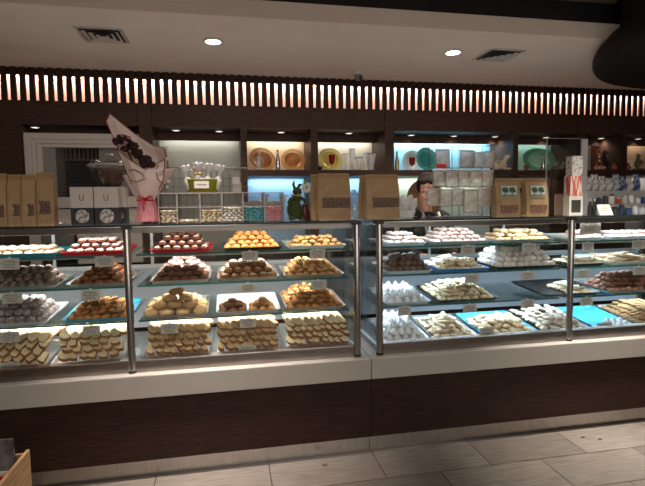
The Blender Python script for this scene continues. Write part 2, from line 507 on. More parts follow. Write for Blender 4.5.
# ------------------------------------------------------------------ pastry cases
ZTOP = 1.322
SH = [1.165, 1.0, .815]
DECK = .590
GRAN = mat('grey_speckled_deck', rgb(120, 122, 126), .3, c2=rgb(190, 192, 196), scale=160, contrast=(.56, .62))
BACKP = mat('pale_back_panel', rgb(176, 180, 188), .35)
YF, YR = 2.60, 3.38


def pastry_case(xa, xb, xm, label, lightcol, lab_pow):
    t = thing('pastry_case', label, 'display case', ((xa + xb) / 2, 3.0, .556))
    ox, oy, oz = (xa + xb) / 2, 3.0, .556
    B = lambda x0, x1, y0, y1, z0, z1: MB().box(x0 - ox, x1 - ox, y0 - oy, y1 - oy, z0 - oz, z1 - oz)
    for x in (xa, xm, xb):
        p = obj('post', MB().lathe([(.0185, 0), (.0185, .755), (.016, .762)], 20), STEEL, t, smooth=.7, loc=(x - ox, YF - oy, 0))
        obj('post_cap', MB().box(-.022, .022, -.022, .022, .744, .763), BLACK, p)
        obj('post_foot', MB().lathe([(.021, .0), (.021, .012), (.019, .014)], 20), BLACK, p, smooth=.7)
    for x in (xa, xb):
        obj('rear_post', B(x - .015, x + .015, YR - .03, YR, .556, 1.315), STEEL, t)
    obj('base_rail', B(xa + .019, xb - .019, YF - .006, YF + .055, .5565, .620), RAIL, t, bevel=.003)
    obj('deck', B(xa, xb, YF + .056, YR - .031, .5565, DECK), GRAN, t)
    obj('top_glass', B(xa - .02, xb + .02, YF - .012, YR, ZTOP - .007, ZTOP), CLEAR, t)
    obj('top_edge_trim', B(xa - .02, xb + .02, YF - .022, YF - .0125, ZTOP - .009, ZTOP + .001), mat('dark_glass_edge', (.02, .03, .03), .2), t)
    fx = obj('top_light_rail', B(xa + .019, xb - .019, YF + .02, YF + .05, 1.278, 1.312), STEEL, t, bevel=.003)
    for a, b_ in ((xa, xm), (xm, xb)):
        obj('front_glass', B(a + .019, b_ - .019, YF - .003, YF + .003, .6205, 1.31), CLEAR, t)
        for k, z in enumerate(SH):
            s = obj('glass_shelf', B(a + .03, b_ - .03, YF + .06, YR - .06, z - .008, z), SHELFGLASS, t)
            obj('polished_edge', B(a + .03, b_ - .03, YF + .0565, YF + .0597, z - .0082, z + .0002), GLEDGE, s)
            obj('light_bar', B(a + .03, b_ - .03, YF + .225, YF + .25, z - .032, z - .012), ALU, t, bevel=.002)
            area('case_shelf_led', ((a + b_) / 2, YF + .275, z - .014), (b_ - a - .1, .018), lab_pow[k + 1], lightcol[1], (math.radians(4), 0, 0))
        area('case_top_led', ((a + b_) / 2, YF + .065, 1.30), (b_ - a - .1, .02), lab_pow[0], lightcol[0], (math.radians(32), 0, 0))
    for x in (xa, xb):
        obj('end_glass', B(x - .003, x + .003, YF + .02, YR - .03, .6125, 1.31), CLEAR, t)
    obj('back_panel', B(xa + .016, xb - .016, YR - .012, YR - .004, .6125, 1.01), BACKP, t)
    nx = 4
    for i in range(nx):
        a = xa + .016 + (xb - xa - .03) * i / nx; b_ = xa + .016 + (xb - xa - .03) * (i + 1) / nx
        d = obj('sliding_door', B(a, a + .018, YR - .012 - .008 * (i % 2), YR - .004 - .008 * (i % 2), 1.011, 1.305)
                , ALU, t)
        obj('door_frame', B(a + .018, b_, YR - .012 - .008 * (i % 2), YR - .004 - .008 * (i % 2), 1.011, 1.035), ALU, d)
        obj('door_pane', B(a + .018, b_, YR - .009 - .008 * (i % 2), YR - .006 - .008 * (i % 2), 1.0355, 1.305), CLEAR, d)
    return t


pastry_case(-1.72, .697, -.507, 'glass pastry case with warm lighting, full of biscotti and brown cookies', ((1, .96, .91), (1, .96, .90)), (2.6, 3.4, 4.0, 6.6))
pastry_case(.828, 3.28, 2.045, 'glass pastry case with bluish lighting, full of pale sugared cookies', ((.66, .83, 1), (.64, .82, 1)), (2.7, 3.6, 4.2, 5.8))

# ------------------------------------------------------------------ trays, cards and cookies
def tray_mesh(wd, dp, m):
    """shallow tray with flared rounded rim; origin at the middle of its underside"""
    def rr(a, b_, z, r):
        out = []
        for cx_, cy_, s0 in ((a - r, b_ - r, 0), (-a + r, b_ - r, 1), (-a + r, -b_ + r, 2), (a - r, -b_ + r, 3)):
            for k in range(5):
                t_ = (s0 + k / 4) * PI / 2
                out.append((cx_ + r * math.cos(t_), cy_ + r * math.sin(t_), z))
        return out
    a, b_ = wd / 2, dp / 2
    mb = MB().rings([rr(a - .014, b_ - .014, 0, .02), rr(a - .004, b_ - .004, .014, .022), rr(a, b_, .0165, .024),
                     rr(a, b_, .0185, .024), rr(a - .006, b_ - .006, .0165, .022), rr(a - .016, b_ - .016, .003, .02)])
    return mb.mesh('tray', m, .6)


TR = {
    'teal': mat('teal_tray_plastic', rgb(38, 140, 158), .3), 'red': mat('red_tray_plastic', rgb(190, 24, 44), .3),
    'metal': mat('aluminium_tray', (.62, .62, .62), .38, .9), 'white': mat('white_tray_enamel', rgb(212, 222, 232), .3),
    'black': mat('black_tray_enamel', rgb(24, 24, 27), .35), 'blue': mat('blue_tray_plastic', rgb(30, 128, 206), .3),
    'aqua': mat('aqua_tray_plastic', rgb(70, 176, 214), .3), 'pale': mat('pale_tray_melamine', rgb(214, 224, 218), .3),
}
SUGAR = rgb(242, 238, 234)


def cm(name, c, c2=None, **k):
    k.setdefault('rough', .75); k.setdefault('rnd', .13); k.setdefault('scale', 55); k.setdefault('bump', .25); k.setdefault('spec', .25)
    return mat(name, c, c2=c2, **k)


def dome(r, h, seed, flat=.35, jit=.16):
    """round baked cookie: domed top, flatter base, uneven"""
    mb = MB().ell((0, 0, 0), (r, r, 1), 14, 8, jit=jit, seed=seed)
    for v in mb.bm.verts: v.co.z = v.co.z * (h * (1 - flat) if v.co.z > 0 else h * flat) + h * flat
    return mb


def crackle(r, seed):
    mb = MB()
    bmesh.ops.create_icosphere(mb.bm, subdivisions=3, radius=r)
    for v in mb.bm.verts:
        n_ = noise.noise(v.co * (2.6 / r) + Vector((seed * 3.3, 0, 0)))
        v.co *= 1 + .13 * n_
        v.co.z = max(v.co.z * .88, -.72 * r) + .72 * r
    return mb


def ring(r, rt, seed):
    mb = MB()
    R = []
    for i in range(18):
        a = 2 * PI * i / 18
        s = 1 + .10 * noise.noise(Vector((math.cos(a) * 1.5, math.sin(a) * 1.5, seed * 5)))
        R.append([(math.cos(a) * (r + rt * s * math.cos(q)), math.sin(a) * (r + rt * s * math.cos(q)), rt * .85 * s * math.sin(q) + rt * .85) for q in [2 * PI * j / 9 for j in range(9)]])
    R.append(R[0])
    mb.rings(R, False, False)
    bmesh.ops.remove_doubles(mb.bm, verts=mb.bm.verts, dist=1e-5)
    return mb


def finger(l, wd, h, seed, taper=.25):
    """oblong biscuit, rounded ends, long axis along x"""
    R = []
    for i in range(9):
        t_ = i / 8
        s = math.sin(PI * (.06 + .88 * t_)) ** taper
        k = 1 + .08 * noise.noise(Vector((t_ * 5, seed * 3, 0)))
        R.append([((t_ - .5) * l, wd / 2 * s * k * math.cos(q), h / 2 * s * k * math.sin(q) + h / 2) for q in [2 * PI * j / 10 for j in range(10)]])
    return MB().rings(R)


def biscotto(l, wd, th, seed):
    """slice cut across a loaf: one flat cut face each side, domed crust, long axis x, cut face +-z"""
    P = []
    n_ = 14
    for i in range(n_ + 1):
        a = PI * i / n_
        P.append((math.cos(a) * l / 2, math.sin(a) ** .7 * wd * .72 * (1 + .06 * noise.noise(Vector((i * .6, seed, 0))))))
    P = [(x, y - wd * .28) for x, y in P]
    rings = []
    for z, s in ((0, .97), (th * .12, 1), (th * .88, 1), (th, .97)):
        rings.append([(x * s, y * s, z) for x, y in P])
    return MB().rings(rings)


def crescent(seed, r=.02, t0=.010):
    """small pointed sugared mound"""
    return MB().lathe([(r * .95, 0), (r, r * .25), (r * .82, r * .7), (r * .45, r * 1.2), (r * .12, r * 1.55), (.0006, r * 1.6)], 8)


def variants(name, fn, m, n=3, smooth=4):
    return [fn(i + 1).mesh(name, m, smooth) for i in range(n)]


CRUST = cm('golden_crust', rgb(176, 134, 88), rgb(150, 106, 64))
CUT = cm('cream_cut_face', rgb(214, 186, 146), rgb(194, 160, 116), scale=90)
CUTL = cm('pale_cut_face', rgb(236, 218, 182), rgb(216, 190, 148), scale=90)


def biscotto_mesh(l, wd, th, cut, seed, name):
    me = biscotto(l, wd, th, seed).mesh(name, [CRUST, cut], None)
    for p in me.polygons:
        if abs(p.normal.z) > .9: p.material_index = 1
    return me


K = {}   # kind -> (meshes, dx, dy, dz)
def kind(key, name, fn, m, dx, dy, dz, n=3): K[key] = (name, variants(name, fn, m, n), dx, dy, dz)

kind('iced', 'iced_cookie', lambda i: dome(.024, .026, i), cm('iced_cookie', rgb(205, 175, 135), rgb(180, 130, 90), dust=(rgb(248, 236, 216), .75)), .047, .05, .021)
kind('pinkdust', 'powdered_cookie', lambda i: dome(.0235, .030, i), cm('pink_powdered', rgb(120, 62, 46), rgb(100, 44, 34), dust=(rgb(246, 226, 218), .85)), .046, .048, .024)
kind('crinkle', 'crinkle_cookie', lambda i: crackle(.0225, i), cm('dark_crinkle', rgb(98, 82, 72), rgb(150, 140, 130), contrast=(.5, .7), scale=40, dust=(rgb(236, 228, 218), 1.3)), .043, .044, .030)
kind('greyball', 'rolled_cookie', lambda i: crackle(.024, i), cm('grey_rolled', rgb(120, 110, 106), rgb(196, 188, 186), contrast=(.45, .7), scale=70), .045, .045, .033)
kind('brown', 'brown_cookie', lambda i: dome(.027, .026, i), cm('brown_biscuit', rgb(128, 84, 50), rgb(104, 64, 36)), .051, .05, .021)
kind('almond', 'almond_cookie', lambda i: dome(.025, .024, i, jit=.3), cm('almond_biscuit', rgb(176, 122, 66), rgb(140, 90, 46)), .047, .05, .0195)
kind('chocdust', 'chocolate_cookie', lambda i: dome(.0245, .031, i), cm('choc_dusted', rgb(82, 40, 26), rgb(60, 28, 18), dust=(rgb(240, 214, 186), 1.15)), .047, .048, .025)
kind('choc', 'chocolate_cookie', lambda i: dome(.027, .029, i), cm('choc_biscuit', rgb(120, 80, 60), rgb(94, 60, 44)), .051, .05, .024)
kind('golden', 'golden_cookie', lambda i: dome(.0235, .028, i), cm('golden_biscuit', rgb(196, 138, 74), rgb(158, 98, 48), dust=(rgb(240, 206, 150), 1.2)), .044, .046, .0225)
kind('goldsugar', 'sugar_topped_cookie', lambda i: dome(.029, .033, i), cm('gold_sugar', rgb(164, 108, 58), rgb(132, 82, 42), dust=(SUGAR, 1.15)), .054, .055, .027)
kind('donut', 'ring_cookie', lambda i: ring(.0235, .0180, i).xf(Matrix.Diagonal((1, .72, 1, 1))), cm('tan_ring', rgb(204, 168, 124), rgb(178, 140, 96)), .083, .062, .0300)
kind('smallgold', 'walnut_cookie', lambda i: dome(.0225, .023, i, jit=.3), cm('small_gold', rgb(202, 156, 98), rgb(160, 112, 66), dust=(rgb(238, 216, 180), 1.25)), .043, .045, .019)
kind('tan', 'tan_cookie', lambda i: dome(.025, .026, i), cm('tan_biscuit', rgb(190, 140, 86), rgb(150, 102, 58)), .047, .048, .021)
kind('sugardonut', 'sugared_ring', lambda i: ring(.020, .013, i), cm('sugared_ring', rgb(238, 232, 226), rgb(222, 212, 202)), .066, .066, .021)
kind('whitebrown', 'powder_dome_cookie', lambda i: dome(.026, .028, i), cm('white_brown', rgb(176, 142, 112), rgb(150, 116, 90), dust=(SUGAR, .75)), .049, .05, .022)
kind('paleround', 'blush_cookie', lambda i: dome(.025, .025, i), cm('pale_blush', rgb(196, 160, 138), rgb(168, 126, 104), dust=(rgb(240, 224, 216), .9)), .047, .05, .0205)
kind('palegold', 'pale_golden_cookie', lambda i: dome(.027, .026, i, jit=.3), cm('pale_gold', rgb(216, 182, 124), rgb(188, 146, 92), dust=(rgb(242, 234, 218), 1.1)), .050, .05, .021)
kind('darkball', 'truffle_ball', lambda i: crackle(.0235, i), cm('dark_truffle', rgb(118, 98, 86), rgb(90, 72, 62)), .044, .044, .030)
kind('almondball', 'sugared_ball', lambda i: crackle(.0235, i), cm('white_powder_ball', rgb(234, 228, 220), rgb(214, 204, 192)), .045, .046, .031)
kind('white', 'meringue_kiss', lambda i: crescent(i, .024), cm('white_meringue', rgb(232, 234, 236), rgb(220, 222, 226)), .047, .049, .031)
kind('pale', 'shortbread_cookie', lambda i: finger(.062, .036, .022, i, .35), cm('pale_shortbread', rgb(226, 208, 178), rgb(206, 182, 146)), .056, .050, .0185)
kind('paleoval', 'oval_cookie', lambda i: dome(.030, .026, i, jit=.3), cm('pale_oval', rgb(232, 210, 176), rgb(212, 184, 144)), .055, .052, .021)
kind('floured', 'floured_cookie', lambda i: finger(.072, .044, .026, i, .4), cm('floured_biscuit', rgb(204, 178, 140), rgb(238, 232, 222), scale=80), .064, .052, .022)
kind('tanfinger', 'finger_cookie', lambda i: finger(.074, .030, .022, i, .3), cm('tan_finger', rgb(172, 138, 96), rgb(148, 112, 74)), .068, .034, .0195)
kind('longpale', 'cream_finger', lambda i: finger(.095, .030, .020, i, .2), cm('cream_finger', rgb(232, 218, 190), rgb(212, 194, 160)), .098, .034, .0185)
kind('wafer', 'layered_wafer', lambda i: MB().box(-.06, .06, -.020, .020, 0, .014), cm('layered_wafer', rgb(236, 218, 182), rgb(170, 120, 78), scale=22, stretch=(1, 1, 4)), .124, .044, .0150)
kind('pinkbrown', 'blush_ball', lambda i: dome(.0255, .029, i), cm('pink_brown_ball', rgb(146, 104, 86), rgb(120, 82, 66)), .048, .048, .025)
kind('pinkpow', 'pink_sugar_cookie', lambda i: dome(.0255, .029, i), cm('pink_pow', rgb(236, 214, 206), rgb(214, 180, 170)), .048, .048, .025)
K['bis'] = ('biscotti_slice', [biscotto_mesh(.078, .046, .025, CUT, i, 'biscotti_slice') for i in (1, 2, 3)], .040, .03, .024)
K['bisl'] = ('biscotti_slice', [biscotto_mesh(.086, .042, .024, CUTL, i, 'biscotti_slice') for i in (1, 2, 3)], .038, .03, .023)
K['bisw'] = ('almond_slice', [biscotto_mesh(.070, .062, .022, CUTL, i, 'almond_slice') for i in (1, 2, 3)], .052, .03, .022)
# pale disc with a coloured jam centre as a part
def jam_kind(key, name, c):
    base = variants(name, lambda i: dome(.028, .022, i), cm('jam_biscuit', rgb(232, 214, 178), rgb(210, 186, 146)))
    K[key] = (name, base, .050, .050, .0185)
    K[key + '_jam'] = MB().ell((0, 0, .0205), (.0085, .0085, .0035), 10, 6).mesh('jam_centre', mat('jam_' + key, c, .2), 4)
jam_kind('green', 'green_centred_cookie', rgb(10, 110, 84))
jam_kind('redc', 'red_centred_cookie', rgb(150, 24, 30))


FR = [0, 0, 0]
TILT = {1: 1.0, 2: 2.5, 3: 4.5, 4: 7.5}


def put(meshes, name, loc, rot, label, group, i, part=None, sc_=1):
    o = bpy.data.objects.new(name, meshes[i % len(meshes)])
    COL.objects.link(o)
    th = FR[2]; T = Matrix.Rotation(th, 4, 'X'); q = T @ Vector((0, loc[1] - FR[0], loc[2] - FR[1]))
    o.location = (loc[0], FR[0] + q.y, FR[1] + q.z); o.rotation_euler = (T.to_3x3() @ Euler(rot).to_matrix()).to_euler(); o.scale = (sc_,) * 3
    tag(o, label, 'biscotti' if 'slice' in name else 'cookie', group)
    if part:
        p_ = bpy.data.objects.new('jam_centre', part); COL.objects.link(p_); p_.parent = o
    return o


NCK = [0]


def pile(key, cx_, cy_, z, nx, ny, layers, label, group, skew=0., cap=None, tilt=0.2, drop=True, dxs=None):
    """pyramid heap; only cookies a viewer can see are built"""
    name, meshes, dx, dy, dz = K[key]
    dx = dxs or dx
    loose = key in ('pale', 'green', 'redc', 'paleoval', 'floured', 'almond', 'smallgold', 'palegold', 'pinkpow', 'pinkbrown')
    jx = .20 if loose else .10
    if loose: tilt = .38
    part = K.get(key + '_jam')
    rnd = random.Random(hash((key, round(cx_, 3), layers)) % 1000 if False else int(cx_ * 1000) + layers * 7 + len(key))
    rotated = key in ('donut', 'tanfinger', 'longpale', 'wafer')
    for k in range(layers):
        mx_, my_ = nx - k, ny - k
        if mx_ < 1 or my_ < 1: break
        for j in range(my_):
            for i in range(mx_):
                last = k == layers - 1
                hidden = not last and (3 if loose else 2) <= j <= my_ - 1 and 1 <= i <= mx_ - 2
                if z > 1.1: hidden = hidden or (last and j > 2) or j > 3      # on the top shelf the rear rows are behind the front ones
                elif z > .95: hidden = hidden or (last and j > 3) or j > 5
                if drop and hidden: continue
                pass
                x = cx_ + (i - (mx_ - 1) / 2) * dx + rnd.uniform(-jx, jx) * dx
                y = cy_ + (j - (my_ - 1) / 2) * dy + rnd.uniform(-jx, jx) * .8 * dy
                zz = z + k * dz + (rnd.uniform(0, .006) if loose and k else rnd.uniform(0, .002))
                rot = (rnd.uniform(-tilt, tilt) * (k > 0), rnd.uniform(-tilt, tilt) * (k > 0), rnd.uniform(-.12, .12) if rotated else rnd.uniform(0, 6.28))
                pt = part if part and (rnd.random() < .55) else None
                put(meshes, name, (x, y, zz), rot, label, group, rnd.randrange(3), pt, rnd.uniform(.95, 1.05))
                NCK[0] += 1


def slices(key, cx_, yf, z, wd, dp, label, group, lean=1, front=3, seed=1):
    """biscotti shingled in courses: stacked courses at the front, rows leaning back on top"""
    name, meshes, dx, dy, dz = K[key]
    rnd = random.Random(seed)
    wide = key == 'bisw'
    h = .040 if not wide else .042
    n = int(wd / dx)
    for k in range(front):                       # stacked courses, crust ends to the viewer
        for i in range(n):
            x = cx_ + (i - (n - 1) / 2 + .4 * (k % 2) * lean) * dx + rnd.uniform(-.004, .004)
            if abs(x - cx_) > wd / 2 - .012: continue
            R_ = (Matrix.Rotation(PI / 2 + lean * rnd.uniform(.0, .55), 4, 'Z') @ Matrix.Rotation(math.radians(rnd.uniform(-24, -8)), 4, 'Y') @ Matrix.Rotation(-lean * rnd.uniform(.05, .35), 4, 'X')).to_euler()
            put(meshes, name, (x, yf + .058 + k * .018 + rnd.uniform(-.005, .005), z + .024 + k * .030), R_, label, group, rnd.randrange(3), sc_=rnd.uniform(.93, 1.05)); NCK[0] += 1
    rows = int((dp - .13 - front * .017) / .060)
    z1 = z + .016 + front * .030
    for j in range(rows + 1):
        for i in range(n):
            x = cx_ + (i - (n - 1) / 2 + .3 * (j % 2)) * dx + rnd.uniform(-.005, .005)
            if abs(x - cx_) > wd / 2 - .010: continue
            R_ = (Matrix.Rotation(PI / 2 + lean * (.55 + rnd.uniform(-.15, .15)), 4, 'Z') @ Matrix.Rotation(math.radians(-17 + rnd.uniform(-5, 5)), 4, 'Y') @ Matrix.Rotation(-lean * (.25 + rnd.uniform(-.15, .15)), 4, 'X')).to_euler()
            put(meshes, name, (x, yf + .062 + front * .017 + .008 + j * .060, z1 + rnd.uniform(0, .006) - j * .008), R_, label, group, rnd.randrange(3), sc_=rnd.uniform(.95, 1.08)); NCK[0] += 1


SHZ = {1: SH[0], 2: SH[1], 3: SH[2], 4: DECK}
SHN = {1: 'top shelf', 2: 'second shelf', 3: 'third shelf', 4: 'bottom deck'}
TDP = .39


def tray(u0, u1, lvl, m, lab, dp=TDP, yf=None, rz=0.):
    z = SHZ[lvl] + .0006
    yf = yf or YF + (.066 if lvl == 4 else .072)
    v = 208 + (H - z) * FPX / yf
    xa, xb = at(u0, v, yf).x, at(u1, v, yf).x
    me = tray_mesh(xb - xa, dp, TR[m])
    th = math.radians(TILT[lvl])
    o = bpy.data.objects.new('serving_tray', me); COL.objects.link(o)
    T = Matrix.Translation((0, yf, z)) @ Matrix.Rotation(th, 4, 'X') @ Matrix.Translation((0, dp / 2, 0))
    q = T @ Vector((0, 0, 0))
    o.location = ((xa + xb) / 2, q.y, q.z); o.rotation_euler = (th, 0, 0)
    FR[:] = [yf, z, th]
    # clear riser under the back of the tray
    yr = dp * .40
    hh = (dp / 2 + yr - .01) * math.sin(th) - .003
    r_ = obj('riser', MB().box(-(xb - xa) * .36, (xb - xa) * .36, -.003, .003, -hh, -.002), ACRY, o, loc=(0, yr, 0), rot=(-th, 0, 0))
    tag(o, lab, 'tray', 'serving trays of cookies')
    return (xa + xb) / 2, yf, z + .0035, xb - xa, dp


def heap(u0, u1, lvl, tm, key, layers, desc, where, fill=.955, ny=None, yoff=.0, dpf=.94, xo=0., nx=None):
    cx_, yf, z, wd, dp = tray(u0, u1, lvl, tm[0], f'{tm[1]} tray holding {desc}s, {where}')
    name, meshes, dx, dy, dz = K[key]
    dxs = None
    if nx is None:
        nx = max(3, round((wd - .030) / dx)); dxs = min((wd - .034) / nx, dx * 1.04)
    ny = ny or max(3, int(dp * dpf / dy))
    cy_ = yf + .018 + ny * dy / 2 + yoff
    pile(key, cx_ + xo, cy_, z, nx, ny, layers, f'{desc} on {tm[1]} tray, {where}', f'{desc}s on the {tm[1]} tray, {where}', dxs=dxs)
    return cx_, yf, z, wd, dp


A1, A2, A3, A4 = B1, B2, B3, B4 = ('top shelf', 'second shelf', 'third shelf', 'bottom deck')
L_A, R_A, L_B, R_B = ' below white boxes', ' below candy bins', ' below hanging sachets', ' past bluish case middle post'
# warm case, left bay
heap(-28, 56, 1, ('teal', 'teal'), 'iced', 2, 'pale iced cookie', A1 + L_A)
heap(59, 126, 1, ('red', 'deep red'), 'pinkdust', 3, 'pink powdered cookie', A1 + L_A)
heap(-26, 55, 2, ('metal', 'metal'), 'crinkle', 3, 'dark crinkle cookie', A2 + L_A, ny=5)
heap(64, 128, 2, ('metal', 'plain metal'), 'brown', 4, 'flat brown cookie', A2 + L_A)
heap(-30, 46, 3, ('white', 'white'), 'greyball', 3, 'grey sugar-rolled cookie', A3 + L_A, ny=6)
heap(60, 130, 3, ('aqua', 'aqua'), 'almond', 4, 'brown almond cookie', A3 + L_A, ny=5)
# warm case, right bay
heap(149, 212, 1, ('red', 'bright red'), 'chocdust', 4, 'sugar-capped chocolate cookie', A1 + R_A)
heap(222, 283, 1, ('black', 'black'), 'golden', 4, 'small golden cookie', A1 + R_A)
heap(288, 347, 1, ('pale', 'pale'), 'smallgold', 3, 'walnut-sized golden cookie', A1 + R_A)


def mixed(u0, u1, lvl, tm, k1, l1, d1, k2, l2, d2, where, ny1, ny2, nx1=None, nx2=None, xo1=0, xo2=0):
    c = heap(u0, u1, lvl, tm, k1, l1, d1, where, ny=ny1, nx=nx1, xo=xo1)
    n2, m2, dx, dy, dz = K[k2]
    y0 = c[1] + .018 + ny1 * K[k1][3] + .004
    pile(k2, c[0] + xo2, y0 + ny2 * dy / 2, c[2], nx2 or max(3, int(c[3] * .92 / dx)), ny2, l2,
         f'{d2} behind {d1}s, {where}', f'{d2}s behind the {d1}s, {where}', drop=False)
    return c


mixed(149, 210, 2, ('metal', 'metal'), 'choc', 3, 'round chocolate cookie', 'pinkpow', 4, 'pink sugared cookie', A2 + R_A, 4, 4)
heap(217, 280, 2, ('metal', 'shallow metal'), 'goldsugar', 3, 'sugar-topped golden cookie', A2 + R_A, ny=5)
heap(285, 345, 2, ('metal', 'wide metal'), 'smallgold', 4, 'nubbly golden cookie', A2 + R_A, ny=7)
mixed(141, 208, 3, ('metal', 'metal'), 'donut', 4, 'thick tan ring cookie', 'sugardonut', 4, 'white sugared ring cookie', A3 + R_A, 4, 2, nx1=4, nx2=4)
mixed(286, 346, 3, ('metal', 'wide metal'), 'almond', 4, 'toasted tan cookie', 'smallgold', 4, 'pale nubbly cookie', A3 + R_A, 4, 4)
# nearly empty white tray with two small heaps
cx_, yf, z, wd, dp = tray(216, 281, 3, 'white', 'white tray with two small cookie heaps left, ' + A3 + R_A)
W3 = A3 + R_A
pile('brown', cx_ - wd * .24, yf + .085, z, 3, 3, 3, 'coarse brown cookie in a small heap on the nearly empty white tray', 'small heap of coarse brown cookies, white tray', drop=False)
pile('tan', cx_ + wd * .22, yf + .085, z, 3, 3, 3, 'smoother tan cookie in a small heap on the nearly empty white tray', 'small heap of tan cookies, white tray', drop=False)
# bottom decks of the warm case: biscotti
def bisc(u0, u1, key, desc, where, lean, front, seed, cardlab=None, tm=('metal', 'metal')):
    c = tray(u0, u1, 4, tm[0], f'{tm[1]} tray of {desc}s, {where}')
    slices(key, c[0], c[1], c[2], c[3] * .97, c[4], f'{desc} in rows, {where}', f'{desc}s, {where}', lean, front, seed)
    return c
bisc(-26, 46, 'bisw', 'broad almond slice', A4 + L_A, -1, 3, 1)
bisc(49, 123, 'bisw', 'chunky cream biscotti slice', A4 + L_A, 1, 3, 2)
bisc(143, 211, 'bis', 'plain golden biscotti slice', A4 + R_A, 1, 3, 3)
bisc(214, 281, 'bis', 'oblong biscotti slice', A4 + R_A, 1, 3, 4)
bisc(285, 351, 'bisl', 'long pale biscotti slice', A4 + R_A, 1, 3, 5)

# bluish case, left bay
heap(386, 428, 1, ('white', 'white'), 'whitebrown', 3, 'white-powdered brown cookie', B1 + L_B)
heap(433, 492, 1, ('metal', 'metal'), 'paleround', 4, 'blush-coloured round cookie', B1 + L_B)
heap(497, 556, 1, ('metal', 'wide metal'), 'palegold', 3, 'pale golden cookie', B1 + L_B)
mixed(388, 434, 2, ('white', 'off-white'), 'darkball', 3, 'dark truffle cookie', 'white', 1, 'white cookie', B2 + L_B, 5, 2)
mixed(440, 491, 2, ('blue', 'bright blue'), 'redc', 3, 'pale cookie with a red centre', 'longpale', 3, 'cream finger', B2 + L_B, 4, 4)
heap(497, 560, 2, ('black', 'black'), 'almondball', 4, 'white sugared ball', B2 + L_B)
heap(386, 432, 3, ('white', 'crowded white'), 'white', 2, 'white meringue kiss', B3 + L_B)
heap(439, 500, 3, ('black', 'dark'), 'green', 4, 'pale cookie with a green centre', B3 + L_B)
heap(545, 601, 3, ('black', 'black'), 'longpale', 3, 'long cream biscuit', 'third shelf behind the bluish case middle post', ny=7, nx=2, xo=.07)
heap(386, 430, 4, ('metal', 'metal'), 'white', 3, 'white sugared mound', B4 + L_B)
heap(433, 478, 4, ('metal', 'small metal'), 'pale', 5, 'pale shortbread piece', B4 + L_B, ny=6)
heap(483, 538, 4, ('aqua', 'aqua'), 'paleoval', 3, 'pale oval cookie', B4 + L_B, ny=5)
heap(542, 590, 4, ('black', 'black'), 'floured', 3, 'floured oblong biscuit', 'bottom deck behind the bluish case middle post', ny=7)
# bluish case, right bay
heap(578, 606, 1, ('pale', 'pale'), 'pinkpow', 2, 'small pink cookie', B1 + R_B)
heap(611, 668, 1, ('white', 'white'), 'paleround', 2, 'pinkish square-set cookie', B1 + R_B)
heap(560 + 4, 606, 2, ('black', 'flat black'), 'longpale', 2, 'iced white finger', B2 + R_B) if False else heap(573, 606, 2, ('black', 'flat black'), 'longpale', 2, 'iced white finger', B2 + R_B)
heap(610, 668, 2, ('pale', 'pale'), 'wafer', 3, 'layered cream wafer', B2 + R_B)
heap(607, 668, 3, ('metal', 'metal'), 'pinkbrown', 4, 'rosy brown cookie', B3 + R_B, ny=5)
cx_, yf, z, wd, dp = tray(594, 633, 4, 'aqua', 'almost empty aqua tray, ' + B4 + R_B)
pile('white', cx_ + wd * .22, yf + .06, z, 3, 2, 1, 'leftover white sugared cookie on the almost empty aqua tray', 'leftover white cookies on the aqua tray', drop=False)
heap(637, 690, 4, ('metal', 'metal'), 'tanfinger', 4, 'tan finger biscuit', B4 + R_B)
print('cookies', NCK[0])

# ------------------------------------------------------------------ price cards
def card(u, v0, v1, u1, label, Y=YF + .050, title=False, z=None):
    """small white card hanging at a shelf edge; lines of small print as a part"""
    a, b_ = at(u, v1, Y), at(u1, v0, Y)
    w_, h_ = b_.x - a.x, b_.z - a.z
    t = obj('price_card', MB().box(-w_ / 2, w_ / 2, 0, .0012, 0, h_), mat('price_card_stock', rgb(190, 186, 176), .7), loc=((a.x + b_.x) / 2, Y, a.z))
    tag(t, label, 'price card', 'price cards hanging in the pastry cases')
    mb = MB()
    for k, (f, g) in enumerate(((.30, .72), (.42, .58), (.34, .44), (.22, .30), (.28, .17))):
        hh = h_ * (.045 if k else .07)
        for q in range(3):
            x0 = -w_ * f + q * w_ * f * .68
            mb.box(x0, x0 + w_ * f * .56, -.0006, -.0001, h_ * g, h_ * g + hh)
    obj('small_print', mb, INK, t)
    # clip that hooks it to the shelf above
    obj('clip', MB().box(-.006, .006, .0013, .004, h_ * .7, h_ + .006), ALU, t)
    return t


CARDS = [(0, 258, 270, 19, 'below the teal tray of iced cookies'), (95, 256, 267, 114, 'below the deep red tray'),
         (2, 292, 304, 22, 'below the dark crinkle cookies'), (81, 289, 301, 100, 'below the flat brown cookies'),
         (0, 331, 343, 19, 'below the grey sugar-rolled cookies'), (83, 325, 335, 100, 'below the brown almond cookies'),
         (242, 251, 261, 258, 'below the black tray of golden cookies'), (310, 249, 259, 325, 'below the pale tray of walnut-sized cookies'),
         (240, 283, 293, 256, 'below the sugar-topped golden cookies'), (311, 280, 290, 326, 'below the nubbly golden cookies'),
         (161, 323, 334, 178, 'below the thick tan ring cookies'), (240, 318, 328, 256, 'below the nearly empty white tray'),
         (461, 245, 255, 475, 'below the blush-coloured cookies'), (522, 243, 252, 536, 'below the pale golden cookies'),
         (465, 274, 283, 479, 'below the cookies with red centres'), (521, 271, 280, 535, 'below the white sugared balls'),
         (398, 306, 316, 411, 'below the white meringue kisses'), (463, 304, 313, 477, 'below the cookies with green centres'),
         (521, 299, 308, 534, 'above the aqua tray of oval cookies'), (582, 242, 251, 594, 'below the large titled card'),
         (632, 240, 249, 645, 'above the layered cream wafers'), (577, 269, 278, 590, 'below the iced white fingers'),
         (633, 266, 275, 645, 'above the rosy brown cookies'), (580, 297, 306, 593, 'above the almost empty aqua tray')]
